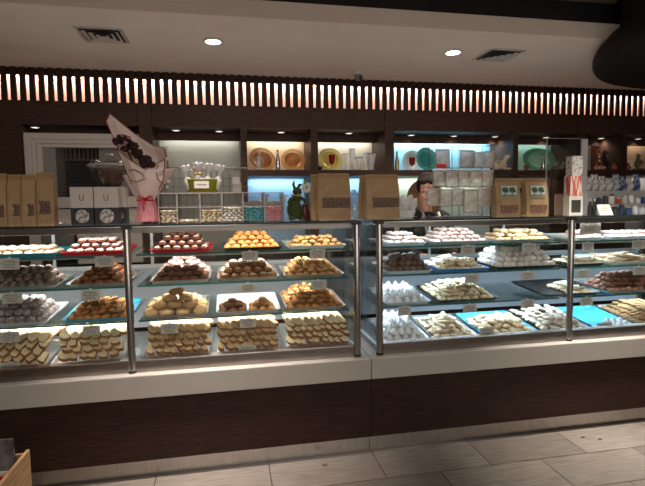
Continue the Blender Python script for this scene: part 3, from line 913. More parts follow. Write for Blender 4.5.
for u, v0, v1, u1, s_ in CARDS: card(u, v0, v1, u1, 'small white price card ' + s_)
card(0, 362, 369, 20, 'small white price card at the foot of the broad almond slices', Y=YF + .064)
card(239, 345, 353, 256, 'small white price card leaning on the oblong biscotti slices', Y=YF + .064)
card(480, 327, 335, 494, 'small white price card between shortbread and the aqua tray', Y=YF + .064)
card(597, 322, 329, 612, 'small white price card in front of the almost empty aqua tray', Y=YF + .064)
t = card(580, 219, 234, 601, 'large white titled card inside the top of the bluish case', Y=YF + .06)

# ------------------------------------------------------------------ things standing on the case top
KR = mat('kraft_paper', rgb(166, 138, 100), .7, c2=rgb(148, 120, 84), scale=14, bump=.08, rnd=.06)
BEANS = mat('coffee_beans_in_window', rgb(36, 22, 16), .4, c2=rgb(112, 84, 66), scale=140, kind='voronoi', contrast=(.25, .6), bump=.4)
BEANS2 = mat('reddish_nuts_in_window', rgb(58, 30, 24), .4, c2=rgb(140, 96, 78), scale=120, kind='voronoi', contrast=(.25, .6), bump=.4)
ZC = ZTOP + .0006


def bag(u0, u1, v0, Y, label, dpt=.07, win=None, rz=0., group=None, art=False, fold=False, beans=None, yaw=0):
    xa, xb = at(u0, 200, Y).x, at(u1, 200, Y).x
    h = at((u0 + u1) / 2, v0, Y).z - ZC
    w_ = xb - xa
    t = thing('coffee_bag', label, 'coffee bag', ((xa + xb) / 2, Y + dpt / 2, ZC), yaw, group)
    prof = [(0, .94, 1), (.03, 1, 1), (.38, 1, 1.02), (.60, .99, .86), (.78, .985, .50), (.88, .98, .16), (.90, .98, .06), (1, .98, .05)]
    rings = []
    for f, a, b_ in prof:
        a *= w_ / 2; b_ *= dpt / 2; z = f * h
        n_ = 6
        front = [(-a + 2 * a * i / n_, -b_ * (1 if 0 < i < n_ else .9) - .002 * math.sin(i * 2.1 + f * 9), z) for i in range(n_ + 1)]
        back = [(a - 2 * a * i / n_, b_ * (1 if 0 < i < n_ else .9), z) for i in range(n_ + 1)]
        # gusset pushed in at both sides
        ring = front + [(a * .96, 0, z)] + back + [(-a * .96, 0, z)]
        rings.append(ring)
    obj('bag_body', MB().rings(rings), KR, t, smooth=.5)
    obj('heat_seal', MB().box(-w_ * .485, w_ * .485, -.0045, -.0032, h * .925, h * .975), mat('kraft_seal', rgb(150, 112, 72), .6), t)
    if win:
        x0, x1, f0, f1 = win
        yw = -dpt / 2 * 1.02 - .004
        pts = [(x0 * w_, f0 * h), (x1 * w_, f0 * h), (x1 * w_, f1 * h), (x0 * w_, f1 * h), (x0 * w_ + .008, (f0 + f1) / 2 * h)]
        obj('clear_window', MB().prism(pts, yw, yw + .006), beans or BEANS, t)
    if art:
        yw = -dpt / 2 * .86 - .009
        f = .52
        fr = obj('picture_label', MB().box(-w_ * .33, w_ * .33, 0, .002, 0, h * .30), mat('label_sky', rgb(178, 190, 186), .6), t, loc=(0, -dpt / 2 * .98 - .003, h * .50), rot=(-.09, 0, 0))
        mb = MB()
        for k, x in enumerate((-.17, .12)):
            cx_ = x * w_
            mb.ell((cx_, -.0008, h * .20), (w_ * .13, .001, h * .065), 12, 6, jit=.4, seed=k + 3)
            mb.ell((cx_ + w_ * .06, -.0008, h * .17), (w_ * .10, .001, h * .05), 12, 6, jit=.4, seed=k + 5)
            mb.box(cx_ - .003, cx_ + .003, -.001, -.0002, h * .04, h * .17)
        obj('printed_trees', mb, mat('tree_print', rgb(62, 82, 60), .7), fr)
        obj('printed_ground', MB().box(-w_ * .32, w_ * .32, -.0006, -.0001, h * .01, h * .07), mat('ground_print', rgb(126, 128, 96), .7), fr)
    return t


bag(-11, 5, 173, 2.70, 'kraft coffee bag at the very end of the row, partly out of view', win=(.05, .4, .18, .40))
bag(6, 20, 174, 2.72, 'kraft coffee bag with small dark label, second in the row of four', win=(-.05, .42, .20, .42))
bag(20.6, 34.4, 174, 2.70, 'kraft coffee bag with small dark label, third in the row of four', win=(-.05, .42, .20, .42))
bag(35, 53, 172, 2.73, 'kraft coffee bag next to the white frame of the window', win=(-.30, .35, .22, .46), yaw=.0)
bag(319, 351, 173, 2.72, 'large kraft bag with wide bean window above the case post, left of its twin', win=(-.42, .48, .27, .48))
bag(312, 331, 174, 2.83, 'kraft bag half hidden behind the large left-hand bean-window bag')
bag(367, 400, 174, 2.72, 'large kraft bag with wide bean window next to the dark-haired person', win=(-.34, .46, .27, .48))
bag(361, 380, 175, 2.83, 'kraft bag half hidden behind the bag next to the person')
bag(497, 521, 178, 2.72, 'kraft bag with tree picture label next to the hanging sachets', win=(-.36, .36, .10, .30), art=True, beans=BEANS2)
bag(527, 549, 178, 2.72, 'kraft bag with tree picture label next to the clear partition', win=(-.36, .40, .10, .30), art=True, beans=BEANS2)
bag(512, 535, 179, 2.83, 'kraft bag with tree label standing behind two others', art=True)
bag(497, 509, 180, 2.93, 'plain kraft bag edge showing behind the hanging sachets')

# white cartons with round emblem
CARD_W = mat('white_carton', rgb(190, 182, 172), .55); CARD_B = mat('charcoal_carton_band', rgb(38, 38, 44), .5)
EMB = mat('round_floral_label', rgb(196, 190, 180), .6, c2=rgb(120, 116, 110), scale=55, contrast=(.48, .56))


def carton(u0, u1, Y, label):
    xa, xb = at(u0, 200, Y).x, at(u1, 200, Y).x
    h = at((u0 + u1) / 2, 187, Y).z - ZC
    w_ = xb - xa
    t = thing('gift_carton', label, 'carton', ((xa + xb) / 2, Y, ZC), 0, 'white and charcoal gift cartons')
    obj('carton_top', MB().box(-w_ / 2, w_ / 2, 0, .075, h * .45, h), CARD_W, t, bevel=.001)
    obj('carton_band', MB().box(-w_ / 2, w_ / 2, 0, .075, 0, h * .449), CARD_B, t, bevel=.001)
    obj('round_label', MB().lathe([(w_ * .30, 0), (w_ * .31, .001), (w_ * .30, .0015)], 32).xf(Matrix.Translation((0, -.0001, h * .225)) @ Matrix.Rotation(PI / 2, 4, 'X')), EMB, t)
    # U-shaped mark
    a = w_ * .085
    pts = [(-a, h * .80)] + [(-a * math.cos(q), h * .695 - a * math.sin(q)) for q in [PI * k / 8 for k in range(9)]] + [(a, h * .80)]
    mb = MB().tube([(x, -.0012, z) for x, z in pts], .0016, 6)
    mb.box(-.0015, .0015, -.0022, -.0002, h * .555, h * .575)
    obj('printed_mark', mb, BLACK, t)
    return t


carton(70, 93, 2.72, 'white and charcoal gift carton standing nearest the kraft bags')
carton(94, 118, 2.72, 'white and charcoal gift carton standing in front of the coffee hopper')
carton(109, 126, 2.83, 'white and charcoal gift carton set back beside the bouquet')

# coffee grinder with clear hopper
Y = 3.02
xa, xb = at(88, 175, Y).x, at(131, 175, Y).x
cxh = (xa + xb) / 2; R_h = (xb - xa) / 2
z0, z1, z2, z3 = at(110, 186, Y).z, at(110, 166, Y).z, at(110, 161, Y).z, at(110, 156, Y).z
t = thing('coffee_grinder', 'coffee grinder with clear conical hopper half full of ground coffee', 'coffee grinder', (cxh, Y, ZC))
q = lambda z: z - ZC
HOP = glass('hopper_plastic', (.96, .96, .96), .05, .05, .6)
hop = obj('hopper', MB().lathe([(R_h * .50, q(z0)), (R_h * .98, q(z1) - .004), (R_h, q(z1)), (R_h * .96, q(z1) + .006)], 40, cap0=False, cap1=False), HOP, t, smooth=.6)
obj('hopper_rim', MB().lathe([(R_h * .99, q(z1) - .004), (R_h * 1.03, q(z1)), (R_h * .99, q(z1) + .006)], 40, cap0=False, cap1=False), mat('rim_plastic', rgb(176, 172, 165), .25), hop, smooth=.6)
obj('coffee', MB().lathe([(R_h * .485, q(z0) + .001), (R_h * .86, q(z0) + (z1 - z0) * .76), (R_h * .60, q(z0) + (z1 - z0) * .86), (.02, q(z0) + (z1 - z0) * .92)], 36), mat('ground_coffee', rgb(52, 36, 27), .9, c2=rgb(110, 84, 66), scale=180, bump=.6), t, smooth=4)
lid = obj('hopper_lid', MB().lathe([(R_h * .96, q(z1) + .007), (R_h * .80, q(z2)), (R_h * .35, q(z2) + .012), (R_h * .22, q(z2) + .016)], 36, cap0=False), HOP, t, smooth=.6)
obj('lid_knob', MB().lathe([(.016, q(z2) + .017), (.030, q(z3)), (.022, q(z3) + .012), (.006, q(z3) + .014)], 20), mat('clear_knob', rgb(170, 168, 164), .15), lid, smooth=.6)
obj('grinder_body', MB().lathe([(.075, .0), (.078, .02), (.07, q(z0) - .015), (R_h * .5, q(z0) - .001)], 30), mat('grinder_grey', rgb(70, 68, 66), .4, .5), t, smooth=.6)

# bouquet in pink paper
Y = 2.88
def bp_(u, v): return at(u, v, Y)
base = bp_(150, 222); base.z = ZC
t = thing('wrapped_bouquet', 'tall bouquet of dark red flowers wrapped in pink and ivory paper', 'bouquet', (base.x, Y, ZC))
PINK = mat('blush_wrapping_paper', rgb(226, 208, 198), .6, c2=rgb(216, 190, 182), scale=6, bump=.05)
PINK2 = mat('pink_tissue', rgb(226, 156, 160), .6, c2=rgb(206, 128, 136), scale=8, bump=.08)
EDGE = mat('copper_paper_edge', rgb(126, 72, 48), .5)
def L_(u, v, dy=0.): p_ = bp_(u, v); return Vector((p_.x - base.x, dy, p_.z - ZC))
def sheet(name, cols, m, rim=True, thick=.0012):
    """paper sheet through columns of points (each bottom to top)"""
    nu = len(cols) - 1
    def fn(a, b_):
        i = min(int(a * nu), nu - 1); f = a * nu - i
        def c_(col):
            k = b_ * (len(col) - 1); j = min(int(k), len(col) - 2); g = k - j
            return col[j].lerp(col[j + 1], g)
        f2 = f * f * (3 - 2 * f)
        return c_(cols[i]).lerp(c_(cols[i + 1]), f2)
    mb = MB().grid(fn, nu * 6, 14)
    o = obj(name, mb, m, t, smooth=4)
    md = o.modifiers.new('thickness', 'SOLIDIFY'); md.thickness = thick
    if rim:
        obj('paper_edge', MB().tube([fn(i / 40, 1.0) for i in range(41)], .0028, 6), EDGE, o)
        obj('paper_edge', MB().tube([fn(0, i / 14) for i in range(5, 15)], .0028, 6), EDGE, o)
        obj('paper_edge', MB().tube([fn(1, i / 14) for i in range(5, 15)], .0028, 6), EDGE, o)
    return o
# back sheet rising to the peak
sheet('back_paper', [
    [L_(140, 203, -.02), L_(131, 180, -.03), L_(120, 150, -.04), L_(107, 122, -.02)],
    [L_(144, 203, .03), L_(137, 178, .05), L_(126, 145, .06), L_(109, 113, .02)],
    [L_(148, 203, .04), L_(146, 178, .08), L_(142, 150, .09), L_(131, 131, .06)],
    [L_(151, 203, .03), L_(155, 180, .07), L_(158, 160, .08), L_(152, 145, .06)],
    [L_(154, 203, .0), L_(163, 184, .02), L_(168, 166, .03), L_(163, 147, .02)]], PINK)
sheet('front_paper', [
    [L_(141, 203, -.03), L_(134, 186, -.055), L_(127, 168, -.065), L_(119, 150, -.05)],
    [L_(145, 203, -.045), L_(141, 188, -.08), L_(137, 174, -.10), L_(131, 160, -.09)],
    [L_(150, 203, -.045), L_(150, 188, -.085), L_(150, 178, -.10), L_(148, 171, -.10)],
    [L_(154, 203, -.03), L_(160, 190, -.06), L_(165, 180, -.07), L_(166, 160, -.05)]], PINK)
# gathered collar and skirt of pink tissue
def flare(name, v0, v1, r0, r1, m, tilt=0, wav=.18, n=48, uc0=147, uc1=147):
    def fn(a, b_):
        v = v0 + (v1 - v0) * b_; uc = uc0 + (uc1 - uc0) * b_
        th = a * 2 * PI; r = r0 + (r1 - r0) * b_ ** .8
        r *= 1 + wav * b_ * math.sin(th * 6 + 1) * .6 + .06 * math.sin(th * 13)
        p_ = L_(uc, v)
        return Vector((p_.x + r * math.cos(th), r * .7 * math.sin(th) - .01, max(p_.z + tilt * r * math.cos(th), .0015)))
    o = obj(name, MB().grid(fn, n, 8), m, t, smooth=4)
    md = o.modifiers.new('thickness', 'SOLIDIFY'); md.thickness = .0012
    return o
flare('tissue_skirt', 200, 221.5, .042, .062, PINK2, uc1=148)
c_ = flare('tissue_collar', 200, 172, .042, .118, PINK, .15, .28, uc1=148)
rb = MAT_R = mat('red_ribbon', rgb(200, 30, 52), .4)
obj('ribbon', MB().lathe([(.046, -.010), (.049, 0), (.046, .010)], 30, sy=.75, cap0=False, cap1=False).xf(Matrix.Translation(L_(147, 199, -.01))), rb, t, smooth=4)
mb = MB()
for s_ in (-1, 1):
    mb.tube([L_(147, 199, -.055), L_(147 + s_ * 6, 196, -.075), L_(147 + s_ * 8, 201, -.07), L_(147, 200, -.055)], .0055, 8)
mb.tube([L_(147, 200, -.055), L_(145, 206, -.065), L_(146, 211, -.06)], .005, 6)
obj('ribbon_bow', mb, rb, t, smooth=4)
obj('copper_swirl', MB().tube([L_(132, 172, -.10), L_(138, 171, -.105), L_(146, 175, -.115), L_(148, 180, -.12), L_(140, 183, -.11), L_(133, 181, -.10)], .0028, 6), EDGE, t, smooth=4)
obj('copper_swirl', MB().tube([L_(160, 166, -.07), L_(158, 172, -.08), L_(160, 180, -.085), L_(167, 186, -.08), L_(167, 194, -.07)], .0028, 6), EDGE, t, smooth=4)
BURG = [mat('burgundy_petals', rgb(58, 20, 26), .7, c2=rgb(30, 10, 14), scale=60), mat('dusty_pink_petals', rgb(150, 104, 100), .7)]
rn = random.Random(3)
def flower(p_, r, m, name='flower'):
    mb = MB()
    for k in range(9):
        a = k * 2.4; e = rn.uniform(.1, 1.1)
        d_ = Vector((math.cos(a) * math.cos(e), -abs(math.sin(a)) * math.cos(e) * .6, math.sin(a) * math.cos(e) * .9 + .15))
        mb.ell(p_ + d_ * r * .6, (r * .5, r * .34, r * .42), 8, 5, jit=.4, seed=k)
    obj(name, mb, m, t, smooth=4)
for k in range(24):
    f = k / 23
    u = 121 + f * 33 + rn.uniform(-3, 3); v = 143 + f * 14 + rn.uniform(-5, 6) + (7 if f > .5 else 0)
    flower(L_(u, v, -.085 + rn.uniform(-.02, .03)), .023, BURG[0])
for u, v in ((127, 139), (133, 141), (130, 146)): flower(L_(u, v, -.12), .011, BURG[1])
obj('leaf', MB().ell(L_(151, 166, -.05), (.012, .006, .035), 8, 6), mat('leaf_green', rgb(44, 66, 36), .6), t, smooth=4)
mb = MB().tube([L_(147, 205, 0), L_(146, 180, 0), L_(140, 160, -.02)], .006, 6)
mb.tube([L_(149, 205, 0), L_(151, 182, 0), L_(152, 164, -.02)], .006, 6).tube([L_(145, 205, 0), L_(138, 175, 0), L_(128, 150, -.02)], .006, 6)
obj('stems', mb, MATS['leaf_green'], t)
for k in range(8): flower(L_(166 + 2.5 * math.sin(k * 1.3), 148 + k * 5.6, -.0), .011, mat('white_petals', rgb(222, 218, 205), .6), 'white_blossom')
obj('blossom_spray', MB().tube([L_(156, 200, .01), L_(165, 186, .0), L_(168, 165, .0), L_(165, 147, .0)], .002, 5), MATS['leaf_green'], t)

# candy bins
YB0 = 2.70
CB = [(158, 177, 'ivory', 10), (177, 200, 'ivory', 4), (200, 222, 'cream', 10), (222, 243, 'white', 12), (243, 264.5, 'teal', 14), (264.5, 284, 'pink', 14)]
CC = {'ivory': cm('ivory_candy', rgb(206, 194, 170), rough=.3, bump=0), 'cream': cm('cream_candy', rgb(200, 184, 150), rough=.3, bump=0), 'white': cm('white_candy', rgb(206, 200, 190), rough=.3, bump=0),
      'teal': cm('teal_candy', rgb(70, 156, 164), rough=.3, bump=0), 'pink': cm('pink_candy', rgb(222, 142, 146), rough=.3, bump=0)}
CL = ['end bin beside the bouquet', 'nearly empty second bin', 'third bin under the olive tub', 'fourth bin next to the teal ones', 'teal-filled bin', 'pink-filled end bin']
am = {k: MB().ell((0, 0, .0070), (.0150, .0105, .0072), 10, 6).mesh('sugared_almond', m, 4) for k, m in CC.items()}
zb = at(220, 192, YB0).z
hb = zb - ZC
for i, (u0, u1, c_, n_) in enumerate(CB):
    xa, xb = at(u0, 205, YB0).x + .001, at(u1, 205, YB0).x - .001
    w_ = xb - xa; D = .22
    t = thing('candy_bin', f'clear acrylic candy bin, {CL[i]}', 'candy bin', ((xa + xb) / 2, YB0, ZC), 0, 'acrylic candy bins on the case top')
    T_ = .0025
    obj('bin_body', MB().box(-w_ / 2, -w_ / 2 + T_, 0, D, 0, hb).box(w_ / 2 - T_, w_ / 2, 0, D, 0, hb).box(-w_ / 2 + T_, w_ / 2 - T_, 0, T_, 0, hb * .50)
        .box(-w_ / 2 + T_, w_ / 2 - T_, D - T_, D, 0, hb).box(-w_ / 2 + T_, w_ / 2 - T_, T_, D - T_, 0, T_), ACRY, t)
    fl = obj('bin_lid', MB().box(-w_ / 2 + T_, w_ / 2 - T_, 0, .003, 0, hb * .48), ACRY, t, loc=(0, .004, hb * .505), rot=(-.10, 0, 0))
    fe = mat('frosted_edge', rgb(150, 142, 133), .3)
    obj('lid_edge', MB().box(-w_ / 2 + T_, w_ / 2 - T_, -.0015, -.0002, hb * .46, hb * .48), fe, fl)
    obj('lid_edge', MB().box(-w_ / 2 + T_, w_ / 2 - T_, -.0015, -.0002, 0, hb * .015), fe, fl)
    obj('side_edge', MB().box(-w_ / 2, -w_ / 2 + T_, -.0012, -.0001, 0, hb), fe, t)
    obj('side_edge', MB().box(w_ / 2 - T_, w_ / 2, -.0012, -.0001, 0, hb), fe, t)
    rn = random.Random(i + 10)
    nx_ = int((w_ - .008) / .0255); nl = 1 if n_ == 4 else 5 + (n_ > 11)
    for l in range(nl):
        for j in range(1 if l < nl - 1 else 4):
            for k in range(nx_):
                if n_ == 4 and rn.random() < .3: continue
                x = (xa + xb) / 2 + (k - (nx_ - 1) / 2) * .0265 + (.003 if (l + j) % 2 else -.003) + rn.uniform(-.002, .002)
                o = bpy.data.objects.new('sugared_almond', am[c_]); COL.objects.link(o)
                o.location = (x, YB0 + .019 + j * .023 + l * .0015, ZC + .003 + l * .0130 + rn.uniform(0, .001))
                o.rotation_euler = (rn.uniform(-.25, .25), rn.uniform(-.25, .25), rn.uniform(0, 3.1))
                tag(o, f'{c_} sugared almond in the {CL[i]}', 'candy', f'{c_} sugared almonds, {CL[i]}')

# olive tub of white net-wrapped favours, standing on the bins
Y = 2.80
xa, xb = at(185, 178, Y).x, at(220, 178, Y).x
zt = zb + .0035
h = at(200, 180, Y).z - zt
OL = mat('olive_tub', rgb(138, 134, 26), .45)
t = thing('olive_tub', 'olive green oval tub with a white tag, standing on the candy bins', 'tub', ((xa + xb) / 2, Y, zt))
w_ = (xb - xa) / 2
obj('tub_body', MB().lathe([(.82, 0), (.86, .004), (1.0, h), (1.03, h + .001), (1.0, h + .004), (.95, h), (.80, .006)], 40, sx=w_, sy=.055), OL, t, smooth=.6)
obj('tag', MB().box(-.042, .035, -.0645, -.0625, h * .28, h * .86), WHITEP, t)
mb = MB()
for k in range(6): mb.box(-.028 + k * .009, -.022 + k * .009, -.0652, -.0646, h * .52, h * .62)
obj('tag_print', mb, INK, t)
NET = mat('white_tulle', rgb(226, 224, 222), .7, alpha=.82)
rn = random.Random(9)
FV = [(-.085, 166, -.5), (-.055, 170, -.2), (-.028, 163, .0), (.0, 166, .1), (.03, 164, .2), (.06, 168, .4), (.088, 165, .6)]
for i, (dx_, v, ln) in enumerate(FV):
    top = at(200, v, Y).z - zt
    o = thing('wrapped_favour', 'white tulle-wrapped favour standing in the olive tub', 'favour', ((xa + xb) / 2 + dx_ * .84, Y + .0 + (.012 if i % 2 else -.008), zt + .0075), 0, 'tulle-wrapped favours in the olive tub', rot=(0, ln * .32, 0))
    hh = top - .012
    obj('tulle', MB().lathe([(.006, 0), (.018, .012), (.021, hh * .45), (.008, hh * .62), (.010, hh * .66), (.026, hh * .86), (.030, hh)], 14, cap0=True, cap1=False), NET, o, smooth=4)
    mb = MB()
    for k in range(10):
        a = k * .63
        mb.ell((math.cos(a) * .020, math.sin(a) * .014, hh * (.9 + .08 * math.sin(k * 3))), (.012, .005, .013), 7, 5, jit=.5, seed=k)
    obj('ruffle', mb, NET, o, smooth=4)
    if i == 2: obj('bow', MB().ell((-.010, -.024, hh * .62), (.010, .003, .007), 8, 5).ell((.010, -.024, hh * .62), (.010, .003, .007), 8, 5), mat('gold_bow', rgb(190, 150, 60), .4), o, smooth=4)

# little favour bag with card on the bins
Y = 2.84
p = at(237, 190, Y)
t = thing('favour_bag', 'small clear favour bag with a white card, beside the olive tub', 'favour bag', (p.x, Y, zt))
obj('bag', MB().rings([[(-.024, -.015, 0), (.024, -.015, 0), (.024, .015, 0), (-.024, .015, 0)], [(-.026, -.016, .05), (.026, -.016, .05), (.026, .016, .05), (-.026, .016, .05)],
    [(-.010, -.004, .085), (.010, -.004, .085), (.010, .004, .085), (-.010, .004, .085)], [(-.024, -.006, .115), (.020, -.006, .118), (.020, .006, .118), (-.024, .006, .115)]]), mat('cloudy_cellophane', rgb(186, 178, 168), .25, alpha=.7), t)
obj('tag', MB().box(-.024, .016, -.019, -.0175, .045, .085), WHITEP, t)

# wire basket behind tub
Y = 3.10
t = thing('wire_basket', 'dark wire mesh basket standing behind the olive tub', 'wire basket', (at(205, 190, Y).x, Y, ZC))
mb = MB(); hw = .26
ht = at(200, 168, Y).z - ZC
for k in range(15): mb.tube([(-hw + k * 2 * hw / 14, 0, .001), (-hw + k * 2 * hw / 14, 0, ht)], .0016, 5)
for k in range(7): mb.tube([(-hw, 0, .004 + k * ht / 6.3), (hw, 0, .004 + k * ht / 6.3)], .0016, 5)
obj('wire_mesh', mb, mat('grey_wire', rgb(128, 122, 116), .35, .8), t)
obj('top_rim', MB().tube([(-hw, 0, ht), (hw, 0, ht)], .005, 8), MATS['grey_wire'], t)
obj('side_frame', MB().tube([(-hw, 0, .004), (-hw, .10, .004), (hw, .10, .004), (hw, 0, .004)], .003, 6), MATS['grey_wire'], t)

# ------------------------------------------------------------------ things in the lit niches
ZU = ZS1 + .0006     # upper niche floor
LEAN = math.radians(-14)


def plate(u0, u1, v0, v1, Y, m, rimm, label, roll=0., name='plate', scallop=0, zf=ZU):
    """oval plate leaning on the niche back, seen face on"""
    a, b_ = at(u0, v1, Y), at(u1, v0, Y)
    w_, h_ = (b_.x - a.x) / 2, (b_.z - a.z) / 2
    t = thing(name, label, 'plate', ((a.x + b_.x) / 2, Y, zf))
    n_ = 48
    def rg(f, z):
        out = []
        for i in range(n_):
            th = 2 * PI * i / n_
            k = 1 + (scallop * abs(math.sin(th * 9)) if f > .8 else 0)
            out.append((f * k * w_ * math.cos(th), f * k * h_ * math.sin(th), z))
        return out
    X_ = Matrix.Translation((0, 0, 0)) @ Matrix.Rotation(PI / 2 + LEAN, 4, 'X') @ Matrix.Rotation(roll, 4, 'Z')
    well = MB().rings([rg(.001, .004), rg(.45, .004), rg(.60, .006), rg(.68, .014)], False, False).xf(X_)
    rim = MB().rings([rg(.68, .0142), rg(.94, .022), rg(1, .023), rg(1, .019), rg(.70, .010), rg(.58, .001), rg(.40, -.001), rg(.001, -.001)], False, False).xf(X_)
    zmin = min(v.co.z for v in rim.bm.verts)
    for mb in (well, rim):
        for v in mb.bm.verts: v.co.z -= zmin
    obj('plate_rim', rim, rimm, t, smooth=.9)
    obj('plate_well', well, m, t, smooth=.9)
    return t


COPPER = mat('amber_glazed_plate', rgb(196, 132, 74), .28, .35, c2=rgb(150, 92, 48), scale=12)
COPRIM = mat('amber_plate_rim', rgb(216, 164, 112), .25, .35)
plate(249, 276, 147, 170, YW + .20, COPPER, COPRIM, 'amber oval plate behind the crystal figure, tilted', roll=-.55)
plate(281, 304.5, 147, 170, YW + .20, COPPER, COPRIM, 'amber oval plate beside the slim silver decanter', roll=.25)
plate(318, 342, 146, 170, YW + .20, mat('yellow_glaze', rgb(204, 180, 92), .3, .2), mat('yellow_rim', rgb(220, 204, 130), .3, .2), 'yellow oval plate with the red glass in front', roll=-.3)
plate(402, 420, 148, 171, YW + .22, mat('pearl_glaze', rgb(196, 208, 216), .25), mat('pearl_rim', rgb(216, 224, 228), .25), 'pearly white oval plate leaning behind the red goblet', roll=-.5)
plate(416, 436, 147, 171, YW + .20, mat('teal_glaze', rgb(60, 160, 160), .25), mat('teal_rim', rgb(96, 186, 182), .25), 'teal scalloped round plate beside the hanging sachets', scallop=.05)
plate(522, 554, 150, 173, YW + .22, mat('jade_glaze', rgb(146, 192, 164), .35), mat('jade_rim', rgb(98, 156, 124), .35), 'green scalloped plate behind the small bottle', scallop=.06)
plate(600, 610, 150, 171, YW + .13, mat('dark_disc', rgb(50, 46, 46), .35), mat('dark_disc_rim', rgb(120, 104, 86), .3, .5), 'dark round disc plate behind the copper vase')

SILVER = mat('silvered_glass', (.70, .70, .70), .15, .9)
CRYST = mat('cut_crystal', (.80, .82, .84), .08, 0, alpha=.42, spec=1.)
REDG = mat('ruby_glass', rgb(150, 8, 18), .12, spec=.9)
GOLD = mat('gilt_metal', (.70, .50, .22), .3, .9)


def stand(name, label, cat, u, Y, zf=ZU, group=None, rz=0): return thing(name, label, cat, (at(u, 170, Y).x, Y, zf), rz, group)


# crystal figure in front of the tilted amber plate
t = stand('crystal_figurine', 'clear crystal figurine in front of the tilted amber plate', 'figurine', 259, YW + .10)
obj('figure_base', MB().lathe([(.045, 0), (.05, .012), (.03, .025), (.02, .03)], 16), CRYST, t, smooth=.6)
obj('figure_body', MB().lathe([(.018, .03), (.028, .06), (.016, .10), (.022, .125), (.012, .145)], 12), CRYST, t, smooth=.6)
obj('figure_head', MB().ell((.008, 0, .165), (.016, .014, .019), 10, 8, jit=.2), CRYST, t, smooth=4)
for s_ in (-1, 1): obj('figure_arm', MB().tube([(s_ * .016, 0, .125), (s_ * .040, -.005, .10), (s_ * .034, -.01, .06)], [.007, .006, .005], 8), CRYST, t, smooth=4)
# silver decanter
def decanter(label, u, Y, h, m, zf=ZU, r=.022):
    t = stand('decanter', label, 'decanter', u, Y, zf)
    obj('decanter_body', MB().lathe([(r * .9, 0), (r, .01), (r * .95, h * .45), (r * .45, h * .75), (r * .40, h * .88), (r * .6, h * .90)], 20), m, t, smooth=.6)
    obj('stopper', MB().lathe([(r * .3, h * .90), (r * .62, h * .95), (.001, h)], 14), BLACK if m is SILVER else m, t, smooth=.6)
    return t
decanter('slim silver decanter between the two amber plates', 278, YW + .12, .20, SILVER)
decanter('slim gold and glass decanter at the pillar beside the pearly plate', 397, YW + .14, .20, GOLD)
decanter('small dark bottle with silver neck in front of the green plate', 543, YW + .12, .19, SILVER, r=.020)
# goblets
def goblet(label, u, Y, h):
    t = stand('goblet', label, 'goblet', u, Y)
    obj('goblet_foot', MB().lathe([(.024, 0), (.024, .003), (.004, .008), (.004, h * .38)], 20), CRYST, t, smooth=.6)
    obj('goblet_bowl', MB().lathe([(.006, h * .38), (.024, h * .5), (.029, h * .8), (.031, h), (.028, h), (.022, h * .55), (.002, h * .45)], 20), REDG, t, smooth=.6)
goblet('ruby red goblet in front of the yellow plate', 332, YW + .09, .15)
goblet('ruby red goblet in front of the pearly plate', 412, YW + .10, .13)
t = stand('dark_bowl', 'small dark bowl with white flower beside the yellow plate', 'bowl', 316.5, YW + .10)
t.location.x = PX(318) + .034
obj('bowl_body', MB().lathe([(.012, 0), (.026, .02), (.030, .035), (.027, .035), (.010, .01)], 16), BLACK, t, smooth=.7)
obj('flower', MB().ell((0, 0, .045), (.014, .014, .010), 10, 6, jit=.5), WHITEP, t, smooth=4)
# crystal vases in niche three
def cvase(u, Y, h, r, label, flare_=1.):
    t = stand('crystal_vase', label, 'vase', u, Y, group='cut crystal vases')
    obj('vase_body', MB().lathe([(r * .7, 0), (r * .75, .01), (r * .5, h * .2), (r * .8, h * .5), (r, h * .8), (r * 1.1 * flare_, h), (r * 1.02 * flare_, h), (r * .8, h * .7), (r * .3, h * .3)], 10), CRYST, t, smooth=.3)
    obj('vase_rim', MB().lathe([(r * 1.08 * flare_, h), (r * 1.14 * flare_, h + .004), (r * 1.0 * flare_, h + .003)], 20, cap0=False, cap1=False), SILVER, t, smooth=.6)
cvase(345, YW + .20, .17, .030, 'cut crystal vase right behind the ruby goblet and yellow plate')
cvase(352, YW + .13, .21, .034, 'tallest cut crystal vase, middle of the glassware niche', .8)
cvase(359, YW + .17, .13, .030, 'short cut crystal vase with wide rim', 1.3)
cvase(372, YW + .08, .16, .034, 'wide cut crystal vase near the pillar', 1.2)
cvase(367, YW + .24, .18, .030, 'cut crystal vase tucked against the pillar', 1.1)

# lamb sculpture
CER = mat('cream_ceramic', rgb(222, 208, 178), .4, c2=rgb(200, 182, 150), scale=20)
t = stand('lamb_sculpture', 'cream ceramic lamb lying on the shelf near the dark packets', 'sculpture', 501.0, YW + .06)
t.location.x -= .025; t.location.z += .004
mb = MB().ell((0, 0, .045), (.085, .045, .042), 20, 12, jit=.12, seed=2)
mb.tube([(.04, 0, .06), (.065, -.005, .10), (.078, -.012, .125)], [.028, .022, .018], 12)
mb.ell((.088, -.018, .135), (.028, .020, .019), 14, 10)
mb.tube([(-.04, -.03, .02), (-.09, -.045, .012), (-.05, -.05, .012)], [.014, .010, .010], 8)
mb.tube([(.03, -.03, .02), (.085, -.045, .012), (.105, -.045, .014)], [.014, .010, .010], 8)
mb.ell((-.088, 0, .055), (.014, .012, .016), 10, 6)
o = obj('lamb_body', mb, CER, t, smooth=4)
rm = o.modifiers.new('one_skin', 'REMESH'); rm.mode = 'VOXEL'; rm.voxel_size = .004; rm.use_smooth_shade = True
for s_ in (-1, 1): obj('ear', MB().ell((.082, -.016 + s_ * .024, .150), (.008, .012, .005), 8, 6), CER, t, smooth=4)
for k, (x, z) in enumerate(((-.035, .088), (-.01, .094), (-.022, .072))): obj('gold_ball', MB().ell((x, -.036, z - .01), (.014, .014, .014), 12, 8), GOLD, t, smooth=4)
